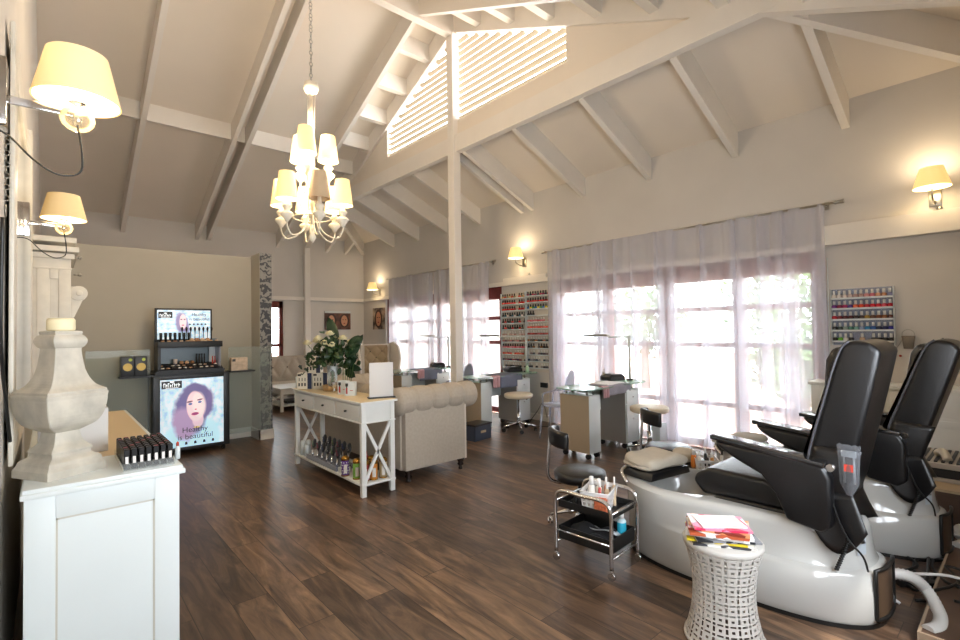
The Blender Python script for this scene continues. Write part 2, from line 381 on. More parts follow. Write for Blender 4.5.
# ------------------------------------------------------------------ outside
def paving():
    m = bpy.data.materials.new('red brick paving'); m.use_nodes = True; n = m.node_tree.nodes; L = m.node_tree.links
    p = n['Principled BSDF']; p.inputs['Roughness'].default_value = .9; tc = n.new('ShaderNodeTexCoord')
    b = n.new('ShaderNodeTexBrick'); b.inputs['Scale'].default_value = 4; b.inputs['Color1'].default_value = srgb('C08A74'); b.inputs['Color2'].default_value = srgb('D2A58E'); b.inputs['Mortar'].default_value = srgb('DDD6CC')
    L.new(tc.outputs['Object'], b.inputs['Vector']); L.new(b.outputs['Color'], p.inputs['Base Color']); return m
mb = MB(); mb.box(6.32, 30, -6, 40, -.12, -.04); struct(mb, 'outside_paving', paving())
mb = MB(); mb.box(-12, 30, 14, 40, -.14, -.06); struct(mb, 'outside_ground', mat('lawn', '8FA070', .9, noise=.3))
LEAF = mat('garden leaves', '55703A', .8, noise=.5, nscale=9)
BARK = mat('bark', '6E5A48', .9, noise=.3)
def tree(x, y, h, r, label, name='garden_tree'):
    rnd = random.Random(int(x*100+y*10)); t = thing(name, label, 'tree', (x, y, -.04))
    MB().tube([(0, 0, 0), (.05, .03, h*.4), (0, 0, h*.7)], [.12, .09, .05]).build('trunk', BARK, t)
    m = MB()
    for _ in range(1500):
        a, b, c = rnd.gauss(0, 1), rnd.gauss(0, 1), rnd.gauss(0, 1); l = (a*a+b*b+c*c)**.5 or 1; q = r*rnd.uniform(.45, 1)*(1+.25*sin(5*a/l)*cos(4*b/l))
        p = Vector((a/l*q, b/l*q, h*.75+c/l*q*.75)); s = rnd.uniform(.06, .13)
        d1 = Vector((rnd.gauss(0, 1), rnd.gauss(0, 1), rnd.gauss(0, 1))).normalized()*s; d2 = d1.orthogonal().normalized()*s*.5
        m.add([p-d1, p+d2, p+d1, p-d2], [(0, 1, 2, 3)])
    m.build('foliage', LEAF, t)
tree(12, 3.4, 2.9, 1.5, 'leafy garden tree seen through the right panes of the big window')
tree(11.5, 6.6, 2.4, 1.2, 'bushy garden tree seen through the middle panes of the big window')
tree(14, 13, 3.2, 1.8, 'garden tree seen through the window beside the polish racks')
tree(9.6, 2.6, 1.1, .8, 'low shrub by the paving at the right end of the big window', 'garden_shrub')
tree(8.6, 9.4, 1.6, .7, 'slim shrub outside the far window beside its right frame', 'garden_shrub')
tree(3.6, 14.5, 1.2, .9, 'green shrub outside the narrow window behind the partition', 'garden_shrub')

# ------------------------------------------------------------------ curtains
def curtain(y0, y1, bunch, label, seed, z0=.03, z1=2.76, x=XW-.12):
    rnd = random.Random(seed); n = int((y1-y0)*90); ph = [rnd.uniform(0, 6.28) for _ in range(6)]
    def gather(y):
        g = .22
        for b, w in bunch: g += math.exp(-((y-b)/w)**2)
        return min(g, 1.2)
    def fn(u, v):
        y = y0+(y1-y0)*u; g = gather(y); k = .35+.65*v
        a = .018+.05*g
        w = sin(y*34+ph[0]+1.5*sin(y*3+ph[1]))*.6+sin(y*71+ph[2])*.35*g+sin(y*13+ph[3])*.4
        return Vector((x+a*w*k-.01*g, y+.02*sin(y*50+ph[4])*g*k, z1-(z1-z0)*v))
    t = thing('sheer_curtain', label, 'curtain', (0, 0, 0), group='sheer curtains along the window wall')
    m = MB().grid(fn, n, 14)
    for b, w in bunch:      # gathered pleats: several layers of cloth behind one another
        for q in range(3):
            hw = min(.13, w*1.1)*(1-.22*q); c0 = min(max(b+rnd.uniform(-.02, .02), y0+hw+.01), y1-hw-.01)
            m.grid(lambda u, v, hw=hw, c0=c0, q=q: Vector((x+.05+.022*q+.022*sin(u*19+q*2+ph[0])*(.4+.6*v), c0+(u-.5)*2*hw*(.75+.3*v)+.012*sin(v*5+q), z1-(z1-z0)*v)), 26, 10)
    m.build('voile', SHEER, t)
    MB().grid(lambda u, v: fn(u, v*.036)+Vector((.012, 0, 0)), n, 2).build('rod_pocket', SHEER, t)
    return t
curtain(1.38, 3.1, [(2.27, .09), (1.75, .12), (2.0, .06), (3.05, .04), (1.45, .05), (2.65, .05)], 'white sheer curtain at the right end of the big window, by the maroon jamb', 1)
curtain(3.0, 4.2, [(3.22, .08), (4.1, .07), (3.6, .04), (3.85, .03)], 'white sheer curtain hanging second from the right at the big window', 2, x=XW-.16)
curtain(4.14, 5.1, [(4.22, .09), (4.99, .1), (4.62, .06), (4.85, .04)], 'white sheer curtain at the left end of the big window, beside the polish racks', 3)
curtain(6.5, 8.2, [(6.7, .12), (7.4, .1), (8.0, .08)], 'white sheer curtain right of the post on the far window', 4)
curtain(8.24, 9.98, [(8.4, .1), (9.1, .12), (9.8, .12)], 'white sheer curtain at the far end of the window wall, beside the portrait', 5)
def rod(y0, y1, label, grp='steel curtain rods on the window wall'):
    t = thing('curtain_rod', label, 'curtain rod', (XW-.12, y0, 2.75), group=grp); L = y1-y0
    MB().tube([(0, 0, 0), (0, L, 0)], .012, 10).build('pole', STEEL, t)
    for y, s in ((0, -1), (L, 1)):
        MB().tube([(0, y, 0), (0, y+s*.02, 0), (0, y+s*.03, 0), (0, y+s*.09, 0)], [.012, .022, .016, .022], 10).build('finial', STEEL, t)
    for k in range(4):
        y = .08+(L-.16)*k/3
        MB().tube([(0, y, 0), (.115, y, 0)], .008, 8).box(.105, .119, y-.02, y+.02, -.04, .04).build('bracket', STEEL, t)
rod(1.3, 5.13, 'long steel curtain rod over the big window'); rod(6.42, 10.02, 'steel curtain rod over the far window behind the post')
mb = MB(); mb.tube([(XW-.06, 1.38, .25), (XW-.06, 1.38, 2.2)], .006, 6).ball((XW-.06, 1.38, .99), .025)
tag(mb.build('blind_cord', WHITE), 'white cord with a small knob hanging beside the maroon window jamb', 'cord')

# ------------------------------------------------------------------ wall lamps
def wall_lamp(loc, face, label, kind=0, s=1.0, power=9, cord=False):
    """loc: centre of the wall plate; face: direction out of the wall"""
    t = thing('wall_lamp', label, 'wall lamp', loc, face); s = s
    a = .19 if kind == 0 else .2*s
    # local +x points out of the wall
    if kind == 0:
        MB().box(0, .05, -.06*s, .06*s, -.13*s, .13*s).build('wall_plate', CHROME, t, bevel=.003)
        MB().box(.01, a, -.006, .006, -.03*s, .0).build('arm', CHROME, t, bevel=.002)
        g = MB(); g.ball((a, 0, -.035*s), .06*s, (1, 1, .9), 20); g.build('glass_ball', clear('lamp glass', 'FBF3E0', .10), t)
        MB().lathe([(.008, -.065*s), (.012, -.03*s), (.006, 0), (.008, .025*s), (.03*s, .03*s), (.03*s, .036*s)], (a, 0, 0), 14).build('stem', CHROME, t)
        MB().lathe([(.03*s, .036*s), (.03*s, .085*s)], (a, 0, 0), 14).build('bulb_holder', SHADEIN, t)
        zb_, zt_, rb, rtp = .035*s, .235*s, .15*s, .105*s
        p = [(.01, 0, -.14*s), (.05, .0, -.155*s), (.1, -.01, -.24*s), (.15, -.01, -.285*s), (.195, 0, -.26*s), (.2, 0, -.18*s), (a, 0, -.065*s)]
        if cord: MB().tube(smooth_path(p, 5), .004*s, 8).build('cord', BLACK, t)
    else:
        MB().box(0, .015, -.04*s, .04*s, -.09*s, .05*s).build('wall_plate', STEEL, t, bevel=.003)
        MB().tube(smooth_path([(.012, 0, -.05*s), (.06*s, 0, -.075*s), (a*.9, 0, -.05*s), (a, 0, 0), (a, 0, .04*s)], 5), .008*s, 8).build('arm', STEEL, t)
        zb_, zt_, rb, rtp = .03*s, .19*s, .12*s, .075*s
    sh = MB().lathe([(rb, zb_), (rtp, zt_)], (a, 0, 0), 36, closed=True).build('lamp_shade', SHADEW if kind == 0 else SHADE, t)
    MB().lathe([(rb-.004, zb_+.001), (rtp-.004, zt_-.001)], (a, 0, 0), 36, closed=True).build('shade_lining', SHADEIN, sh)
    mb = MB(); mb.ball((a, 0, (zb_+zt_)/2), .022*s, (1, 1, 1.3), 12); mb.build('bulb', BULB, t)
    M = Matrix.Translation(loc) @ Matrix.Rotation(face, 4, 'Z')
    pt = M @ Vector((a, 0, zt_+.02)); point('lamp_light', pt, power, r=.05); pt = M @ Vector((a, 0, zb_-.02)); point('lamp_light', pt, power*(.35 if kind else .1), r=.04)
    return t
LW = 4.5
wall_lamp((XL, 1.74, 2.128), 0, 'nearest wall lamp at top left, glass ball and dangling black cord', 0, .66, 5, True)
wall_lamp((XL, 3.55, 2.13), 0, 'smaller looking left wall lamp with glass ball in front of the white panelled dresser', 0, .68, 5, True)
wall_lamp((XW, .55, 2.68), pi, 'lit wall lamp at far right above the polish rack of five shelves', 1, 1.1, LW)
wall_lamp((XW, 5.72, 2.68), pi, 'lit wall lamp between the two curtained windows', 1, 1.1, LW)
wall_lamp((XW, 10.6, 2.5), pi, 'lit wall lamp in the far corner above the single portrait', 1, 1.1, LW)
for y, z, wh in ((5.6, 2.45, 'below the wall lamp between the windows'), (.52, 2.55, 'on the ledge below the wall lamp at far right')):
    tag(MB().ball((XW-.03, y, z), .022).tube([(XW-.03, y, z), (XW, y, z)], .008, 6).build('wall_hook', STEEL), 'small metal knob '+wh, 'hook')

# ------------------------------------------------------------------ chandelier
CH = Vector((1.74, 4.2, 2.3))
t = thing('chandelier', 'two tier cream chandelier with tapered shades on a long chain', 'chandelier', CH)
IV = mat('ivory enamel', 'EFE6D2', .4)
mb = MB(); zt_ = zc(4.2)-2.3; z = 1.45
while z < zt_: mb.tube(arc((0, 0, z+.02), .014, 0, 2*pi, 8, (1, 0, 0) if int(z*40) % 2 else (0, 1, 0), (0, 0, 1.5)), .003, 5); z += .034
mb.build('chain', STEEL, t)
MB().lathe([(.02, 1.44), (.06, 1.43), (.065, 1.38), (.05, 1.35), (.03, 1.34)], n=18).build('crown', IV, t)
mb = MB()
for k in range(8):
    a = k*pi/4; mb.tube([(.035*cos(a), .035*sin(a), 1.33), (.02*cos(a), .02*sin(a), .9), (.03*cos(a), .03*sin(a), .3)], .0035, 5)
mb.tube([(0, 0, 1.33), (0, 0, .12)], .008, 8).build('rods', IV, t)
MB().lathe([(.004, -.0), (.02, .02), (.035, .05), (.02, .08), (.03, .12), (.015, .16)], n=16).build('bottom_finial', IV, t)
for tier, (R_, z0, n, off) in enumerate(((.27, .16, 6, .35), (.145, .58, 3, 1.9))):
    mb = MB(); mb.tube(arc((0, 0, z0+.06), R_*.6, 0, 2*pi, 24, (1, 0, 0), (0, 1, 0)), .006, 6, caps=False).build('ring', IV, t)
    for k in range(n):
        a = off+k*2*pi/n; d = Vector((cos(a), sin(a), 0))
        pts = [Vector((0, 0, z0+.1))+d*.03, Vector((0, 0, z0-.06))+d*R_*.35, Vector((0, 0, z0-.12))+d*R_*.8, Vector((0, 0, z0-.05))+d*R_, Vector((0, 0, z0+.05))+d*R_]
        ar = MB().tube(smooth_path(pts, 5), .006, 6).build('arm', IV, t)
        c = d*R_
        MB().lathe([(.01, z0-.02), (.03, z0+.01), (.055, z0+.04), (.05, z0+.055), (.02, z0+.075), (.038, z0+.105), (.042, z0+.115), (.02, z0+.135), (.014, z0+.2)], c, 14).build('candle_cup', IV, ar)
        lit = not (tier == 0 and k == 4)
        sh = MB().lathe([(.09, z0+.17), (.062, z0+.40)], c, 24, closed=True).build('shade', SHADE if lit else SHADEOFF, t)
        MB().lathe([(.088, z0+.171), (.06, z0+.399)], c, 24, closed=True).build('shade_lining', SHADEIN if lit else SHADEOFF, sh)
        if lit:
            MB().ball(c+Vector((0, 0, z0+.27)), .02, (1, 1, 1.4), 10).build('bulb', BULB, sh)
            point('chandelier_light', CH+c+Vector((0, 0, z0+.47)), 12, r=.05)

# ------------------------------------------------------------------ counter cabinet on the left with its things
t = thing('counter_cabinet', 'white panelled counter cabinet at lower left carrying the candle stand', 'cabinet', (0, 0, 0))
CX0, CX1, CY0, CY1, CZ = -.068, .402, 2.35, 4.35, .965
MB().box(CX0, CX1, CY0, CY1, .02, CZ-.035).build('body', WHITE, t, bevel=.004)
mb = MB(); mb.box(CX0-.01, CX1+.02, CY0-.02, CY1+.02, CZ-.035, CZ-.015); mb.box(CX0-.005, CX1+.012, CY0-.012, CY1+.012, CZ-.02, CZ)
mb.build('top', WHITE, t, bevel=.005); MB().box(CX0+.02, CX1-.005, 2.75, CY1, CZ-.001, CZ+.001).build('beige_top', mat('beige counter top', 'CDB792', .5), t)  # near strip of the top stays white as a painted reflection
def frame_panel(x0, x1, z0, z1, y, w=.07, th=.012, dy=-1):
    m = MB(); a, b = sorted((y, y+dy*th))
    m.box(x0, x0+w, a, b, z0, z1); m.box(x1-w, x1, a, b, z0, z1); m.box(x0+w, x1-w, a, b, z1-w, z1); m.box(x0+w, x1-w, a, b, z0, z0+w*1.4); return m
frame_panel(CX0, CX1, .03, CZ-.035, CY0, .085, th=.005).build('panel_frame', WHITE, t, bevel=.003)
mb = MB(); gx0, gx1, gz0, gz1 = CX0+.085, CX1-.085, .15, CZ-.12; yy = CY0-.0025
for a in ((gx0, gx0+.006, gz0, gz1), (gx1-.006, gx1, gz0, gz1), (gx0, gx1, gz1-.006, gz1)): mb.box(a[0], a[1], yy, CY0+.001, a[2], a[3])
mb.build('panel_bead', mat('grey beige bead paint', 'BDB9AC', .6), t)  # thin darker lines along the inner edges of the panel frame

st = thing('candle_stand', 'distressed cream square baluster stand with bulging bowl on the counter', 'candle stand', (.032, 2.55, CZ), rad(75)); st.scale = (.85, .85, .98)
def dense(p): return [(q.x, q.y) for q in smooth_path([Vector((a, b, 0)) for a, b in p], 3)]
DIST = mat('distressed cream paint', 'C8C1B2', .5, noise=.28, nscale=11, bump=.1, bscale=40)
pr_ = [(.172, 0), (.172, .03), (.158, .045), (.15, .06), (.118, .075), (.112, .088), (.118, .09), (.118, .1), (.085, .125), (.074, .155), (.07, .17)]
MB().lathe(pr_[:2]+dense(pr_[1:])[1:], n=4, smooth=False).build('foot', DIST, st, bevel=.003, seg=1)
pr_ = [(.07, .168), (.10, .18), (.14, .2), (.165, .235), (.178, .285), (.178, .305), (.182, .31), (.182, .322)]
MB().lathe(dense(pr_[:-2])+pr_[-2:], n=4, smooth=False).build('bowl', DIST, st, bevel=.003, seg=1)
pr_ = [(.176, .322), (.176, .332), (.135, .35), (.108, .38), (.09, .42), (.08, .47), (.077, .5), (.086, .505), (.098, .52), (.1, .535), (.088, .55), (.078, .555), (.078, .57), (.02, .57)]
MB().lathe(pr_[:2]+dense(pr_[1:])[1:], n=4, smooth=False).build('neck', DIST, st, bevel=.003, seg=1)
CANDLE = mat('cream wax', 'F2E6BE', .5, noise=.05)
tag(MB().lathe([(.04, 0), (.045, .005), (.045, .042), (.04, .05), (.01, .047)], n=24).build('pillar_candle', CANDLE, loc=(.032, 2.55, CZ+.5595)), 'short cream pillar candle standing on top of the baluster stand', 'candle')

# white board riser and sloping beige display stand
t = thing('brochure_box', 'tall pale grey display box behind the candle stand', 'display box', (0, 0, 0))
MB().box(-.04, .205, 2.87, 3.05, CZ+.0015, CZ+.2).build('box', mat('pale card', 'CFCBC6', .7), t, bevel=.002)
for k, (x, c, h) in enumerate(((.16, '26262B', .07), (.13, '8E3A3A', .05), (.17, '2B2B30', .045))):
    o = MB().tube([(0, 0, 0), (0, 0, h), (0, 0, h), (0, 0, h+.02)], [.012, .012, .008, .008], 10).build('cosmetic_tube', mat('tube %d' % k, c, .4), loc=(x, 2.9+.05*k, CZ+.201))
    tag(o, ['black lipstick tube standing at the edge of the pale display box', 'red brown tube standing on the pale display box', 'short black tube standing at the back of the pale display box'][k], 'lipstick', None)
o = MB().box(-.03, .03, -.002, .002, 0, .07, Matrix.Rotation(rad(-20), 4, 'X')).build('price_card', WHITE, loc=(.14, 3.04, CZ+.203)); tag(o, 'small white card leaning on top of the pale display box', 'card')
TAN = mat('beige board', 'C6AE8B', .6, noise=.06)
# acrylic lipstick tray, every lipstick a thing
LX0, LY0 = .215, 2.37
t = thing('lipstick_tray', 'clear acrylic lipstick tray on the near right corner of the counter', 'tray', (LX0, LY0, CZ+.001))
mb = MB(); mb.box(0, .175, 0, .33, 0, .004); mb.box(0, .175, 0, .003, 0, .03); mb.box(0, .175, .327, .33, 0, .03)
mb.build('base', GLASS, t)
for i in range(8): MB().box(.0+.0245*i, .0+.0245*i+.002, .003, .327, .004, .02).build('divider', GLASS, t)
LB = mat('gloss black tube', '0E0E10', .25); LL = mat('pale shade label', 'D9D3CE', .5)
def lipstick(label, c):
    t = thing('lipstick', label, 'lipstick', (0, 0, 0), group='black lipsticks in the acrylic tray')
    MB().box(-.0095, .0095, -.0095, .0095, 0, .078).build('case', LB, t, bevel=.0015, seg=1)
    MB().box(-.005, .005, -.0102, -.0096, .022, .05).build('label_patch', LL, t)
    MB().box(-.007, .007, -.007, .007, .0782, .08).build('shade_dot', mat('lip '+c, c, .4), t)
    return t
cols = ['1A1416', '221618', '7A2E30', '18181A', '14100F']
protos = [lipstick('upright black lipstick case with pale label in the acrylic tray', c) for c in cols]; used = set()
for i in range(7):
    for j in range(8):
        p = (LX0+.014+.0245*i, LY0+.022+.04*j, CZ+.006); k = (i*3+j*2) % 5
        if k in used: dup(protos[k], p)
        else: used.add(k); protos[k].location = p
t = thing('lipstick', 'open white lipstick with red tip at the right end of the tray', 'lipstick', (LX0+.2, LY0+.09, CZ+.001))
MB().lathe([(.01, 0), (.01, .045), (.008, .047), (.008, .055)], n=12).build('case', WHITE, t); MB().lathe([(.006, .055), (.006, .068), (.001, .075)], n=10).build('tip', mat('red wax', 'B8402E', .4), t)

# mirror and dresser along the left wall
t = thing('wall_mirror', 'tall white framed mirror hung along the left wall behind the lamps', 'mirror', (0, 0, 0))
mb = MB(); mb.box(-.122, -.105, 2.62, 2.8, 1.0, 2.75); mb.box(-.125, -.085, 3.95, 4.15, 1.0, 2.75); mb.box(-.125, -.105, 2.8, 3.95, 1.0, 1.15); mb.box(-.125, -.105, 2.8, 3.95, 2.6, 2.75)
mb.build('frame', CREAM, t, bevel=.01); MB().box(-.125, -.118, 2.8, 3.95, 1.15, 2.6).build('mirror_glass', mat('silvered glass', 'E8ECEC', .03, 1), t)
mb = MB(); z = 2.0
for k in range(12): mb.tube(arc((-.13, 2.6, 2.28-.022*k), .011, 0, 2*pi, 7, (1, 0, 0) if k % 2 else (0, 1, 0)), .002, 5)
mb.tube(arc((-.13, 2.6, 1.99), .022, 0, 2*pi, 12, (0, 1, 0)), .003, 5, caps=False)
tag(mb.build('hanging_chain', STEEL), 'short chain ending in a ring beside the mirror edge at far left', 'chain')
p = [(XL+.015, 2.25, 1.9), (XL+.01, 2.3, 1.5), (XL+.015, 2.5, 1.25), (XL+.02, 2.62, 1.1)]
tag(MB().tube(smooth_path(p, 6), .006, 6).build('wall_cable', BLACK), 'black cord running down the wall at the far left edge', 'cord')
t = thing('dresser', 'tall white panelled dresser beyond the mirror with scroll corbel', 'dresser', (0, 0, 0))
MB().box(XL, .115, 4.75, 5.8, 0, 2.08).build('body', CREAM, t, bevel=.004)
mb = MB()
for z, o_ in ((2.08, .02), (2.13, .045), (2.2, .03)): mb.box(XL, .115+o_, 4.75-o_, 5.8, z, z+.04)
mb.box(XL, .12, 4.74, 5.8, 2.0, 2.015); mb.build('cornice', CREAM, t, bevel=.004)
frame_panel(XL+.06, .115, .95, 2.0, 4.75, .07).build('side_panel_frame', CREAM, t, bevel=.004)
mb = MB(); mb.tube([(.16, 4.77, 1.83), (.16, 4.93, 1.83)], .055, 20); mb.prism([(.115, 4.78, 1.88), (.17, 4.78, 1.88), (.2, 4.78, 1.82), (.17, 4.78, 1.74), (.14, 4.78, 1.66), (.115, 4.78, 1.6)], (0, .14, 0))
mb.tube([(.165, 4.772, 1.83), (.165, 4.76, 1.83)], .02, 14).build('corbel', CREAM, t, bevel=.003)
for z in (2.1, 1.97):
    mb = MB().tube([(.13, 4.77, z), (.16, 4.77, z)], .007, 8).ball((.165, 4.77, z), .014); mb.build('hook', STEEL, t)

# ------------------------------------------------------------------ illuminated cosmetics stand
def poster_mat(name, full):
    """the backlit portrait: hair, face, brows, eyes and lips from blurred ellipses"""
    m = bpy.data.materials.new(name); m.use_nodes = True; n = m.node_tree.nodes; L = m.node_tree.links
    p = n['Principled BSDF']; p.inputs['Roughness'].default_value = .3; tc = n.new('ShaderNodeTexCoord'); sp = n.new('ShaderNodeSeparateXYZ'); L.new(tc.outputs['Generated'], sp.inputs[0])
    def math_(op, a, b=None):
        q = n.new('ShaderNodeMath'); q.operation = op
        for i, v in enumerate((a, b)):
            if v is None: continue
            if isinstance(v, (int, float)): q.inputs[i].default_value = v
            else: L.new(v, q.inputs[i])
        return q.outputs[0]
    U, V = sp.outputs[0], sp.outputs[2]
    ns = n.new('ShaderNodeTexNoise'); ns.inputs['Scale'].default_value = 9; ns.inputs['Detail'].default_value = 6; L.new(tc.outputs['Generated'], ns.inputs['Vector'])
    r = n.new('ShaderNodeValToRGB'); e = r.color_ramp.elements; e[0].position = .35; e[0].color = srgb('9FC2DA'); e[1].position = .62; e[1].color = srgb('E4F4FC'); L.new(ns.outputs['Fac'], r.inputs[0])
    cur = r.outputs[0]
    nz = math_('MULTIPLY', math_('SUBTRACT', ns.outputs['Fac'], .5), .5)
    def blob(cx, cy, rx, ry, col, soft=.12, rot=0, jit=0):
        nonlocal cur
        du, dv = math_('SUBTRACT', U, cx), math_('SUBTRACT', V, cy); c, s = cos(rot), sin(rot)
        a = math_('ADD', math_('MULTIPLY', du, c), math_('MULTIPLY', dv, s)); b = math_('SUBTRACT', math_('MULTIPLY', dv, c), math_('MULTIPLY', du, s))
        a = math_('DIVIDE', a, rx); b = math_('DIVIDE', b, ry)
        d = math_('ADD', math_('MULTIPLY', a, a), math_('MULTIPLY', b, b))
        if jit: d = math_('ADD', d, math_('MULTIPLY', nz, jit))
        mr = n.new('ShaderNodeMapRange'); mr.inputs[1].default_value = 1-soft; mr.inputs[2].default_value = 1+soft; mr.inputs[3].default_value = 1; mr.inputs[4].default_value = 0; L.new(d, mr.inputs[0])
        mx = n.new('ShaderNodeMix'); mx.data_type = 'RGBA'; L.new(mr.outputs[0], mx.inputs[0]); L.new(cur, mx.inputs[6]); mx.inputs[7].default_value = srgb(col); cur = mx.outputs[2]
    if full:
        F = [(.5, .1, .46, .34, 'B9E2F2', .2, 0, 0), (.46, .5, .24, .34, '6A6294', .3, .25, 1.5), (.66, .6, .17, .26, '746896', .3, -.3, 1.5), (.36, .33, .17, .25, 'A88FB4', .4, .3, 2), (.54, .76, .2, .17, '6B6290', .2, 0, 1.5),
             (.58, .38, .09, .12, 'D9C0CC', .2, 0, 0), (.54, .58, .14, .225, 'E8CDD2', .12, .1, 0), (.60, .6, .1, .17, 'F6E2E2', .5, .1, 0), (.45, .655, .05, .012, '6B4C66', .5, .12, 0), (.61, .675, .05, .012, '6B4C66', .5, .12, 0),
             (.46, .62, .032, .018, '5B74A8', .5, .1, 0), (.61, .638, .032, .018, '5B74A8', .5, .1, 0), (.545, .535, .02, .012, 'B98496', .6, 0, 0), (.535, .47, .06, .022, '9A3E72', .35, .05, 0), (.56, .27, .05, .012, 'D8C060', .6, 0, 0)]
    else:
        F = [(.46, .5, .12, .42, '8E82AE', .3, .1, 1), (.47, .6, .065, .26, 'EBCFD3', .15, 0, 0), (.44, .68, .02, .02, '5B4A72', .5, 0, 0), (.5, .68, .02, .02, '5B4A72', .5, 0, 0), (.47, .48, .025, .02, 'B06080', .4, 0, 0), (.46, .06, .16, .2, 'A8C8E0', .3, 0, 0)]
    for f_ in F: blob(*f_)
    L.new(cur, p.inputs['Base Color']); L.new(cur, p.inputs['Emission Color']); p.inputs['Emission Strength'].default_value = .45
    return m
DARKM = mat('satin black board', '0D0D0F', .45); SIGNW = mat('lit white sign paint', 'F2F6F8', .5, emit=.5); SIGNK = mat('dark sign lettering', '2D3340', .5)
def text(s, size, loc, m, parent, rot=(pi/2, 0, 0), name='lettering', ext=.0006, align='LEFT', bold=0):
    cu = bpy.data.curves.new(name, 'FONT'); cu.body = s; cu.size = size; cu.extrude = ext; cu.align_x = align; cu.offset = bold
    o = bpy.data.objects.new(name, cu); COL.objects.link(o); o.data.materials.append(m)
    dg = bpy.context.evaluated_depsgraph_get(); me = bpy.data.meshes.new_from_object(o.evaluated_get(dg)); bpy.data.objects.remove(o)
    o = bpy.data.objects.new(name, me); COL.objects.link(o); o.location = loc; o.rotation_euler = rot; o.parent = parent; return o
def logo(t, x0, x1, z, h, y):
    """the white wordmark, too small in the photograph to read, under its little crown"""
    m = MB(); n = 8; w = (x1-x0)/n
    for k in range(n):
        a = x0+k*w; hh = h*(1, .85, 1, .7, .9, 1, .75, .95)[k]; m.box(a, a+w*.3, y-.0006, y, z, z+hh)
        if k % 2: m.box(a, a+w*.8, y-.0006, y, z+hh*.4, z+hh*.62)
        else: m.box(a, a+w*.8, y-.0006, y, z+hh*.8, z+hh)
    c = (x0+x1)/2; m.prism([(c-w*.9, y, z+h*1.1), (c+w*.9, y, z+h*1.1), (c+w*1.1, y, z+h*1.4), (c, y, z+h*1.55), (c-w*1.1, y, z+h*1.4)], (0, -.0006, 0)); m.box(x0+w, x1-w, y-.0006, y, z-h*.25, z-h*.12)
    return m.build('logo_lettering', SIGNW, t)
SX, SY = .93, 7.0
t = thing('cosmetics_stand', 'black cosmetics stand with backlit poster reading Healthy is beautiful', 'display stand', (SX, SY, 0))
MB().box(0, .84, .02, .45, .07, 1.02).build('body', DARKM, t, bevel=.006)
mb = MB(); mb.box(0, .07, 0, .02, .07, 1.0); mb.box(.77, .84, 0, .02, .07, 1.0); mb.box(.07, .77, 0, .02, .955, 1.0); mb.box(.07, .77, 0, .02, .07, .11); mb.build('poster_frame', BLACK, t, bevel=.003)
ps = MB().box(.07, .77, .012, .0198, .11, .955).build('backlit_poster', poster_mat('backlit portrait poster', True), t)
mb = MB().box(.085, .30, .008, .0115, .845, .935); lg = mb.build('logo_plate', BLACK, t)
logo(t, .105, .285, .862, .05, .0078)
text('Healthy', .092, (.30, .011, .285), SIGNK, t); text('is beautiful', .092, (.25, .011, .20), SIGNK, t)
for k in range(4):
    mb = MB(); x = .33+.1*k; mb.box(x, x+.03, .0105, .0118, .135, .15)
    mb.tube([(x+.015, .0118, .158), (x+.015, .0105, .158)], .014, 8).build('poster_symbol', SIGNK, t)
for x in (.06, .78):
    for y in (.06, .4): MB().tube([(x-.015, y, .035), (x+.015, y, .035)], .034, 14).build('wheel', BLACK, t)
mb = MB(); mb.box(.02, .78, -.02, .4, 1.02, 1.06); mb.prism([(.06, -.02, 1.06), (.76, -.02, 1.06), (.76, .22, 1.13), (.06, .22, 1.13)], (0, 0, .012)); mb.build('lower_shelf', DARKM, t)
MB().box(.05, .76, .3, .33, 1.06, 1.45).build('back_panel', mat('blue grey panel', '5D7078', .3), t)  # plain blue grey board behind the shelves
MB().box(.05, .08, .02, .33, 1.06, 1.36).build('upright', DARKM, t); MB().box(.72, .74, .02, .33, 1.06, 1.36).build('upright', ACRYL, t)
MB().box(.05, .76, -.0, .34, 1.345, 1.42).build('upper_shelf', DARKM, t, bevel=.004)
MB().box(.05, .69, .24, .28, 1.42, 1.845).build('header_screen', BLACK, t, bevel=.004)
MB().box(.072, .668, .234, .2398, 1.45, 1.822).build('header_picture', poster_mat('backlit header picture', False), t)
MB().box(.085, .235, .229, .2335, 1.72, 1.8).build('logo_plate', BLACK, t); logo(t, .098, .222, 1.735, .035, .2288)
text('Healthy', .055, (.45, .232, 1.75), SIGNK, t); text('is beautiful', .055, (.42, .232, 1.69), SIGNK, t)
for k in range(5):
    mb = MB(); mb.box(.42+.045*k, .44+.045*k, .2325, .2338, 1.63, 1.65); mb.build('header_symbol', SIGNK, t)
G = 'makeup testers on the cosmetics stand'
rnd = random.Random(3)
SKIN = [mat('foundation '+c, c, .4) for c in ('C79A74', 'D8B08C', 'A87650', 'E3C4A4')]
for k in range(7):
    o = MB().lathe([(.014, 0), (.014, .06), (.016, .062), (.016, .11), (.012, .112)], n=10).build('makeup_bottle', BLACK, loc=(SX+.09+.05*k, SY+.09, 1.421))
    tag(o, 'black capped makeup bottle in the left half of the upper shelf of the cosmetics stand', 'bottle', G)
for k in range(10):
    o = MB().lathe([(.02, 0), (.02, .012), (.017, .014)], n=14).build('powder_compact', SKIN[k % 4], loc=(SX+.1+.066*k, SY+.03, 1.421))
    tag(o, 'skin toned powder pan along the front of the upper shelf of the cosmetics stand', 'powder', G)
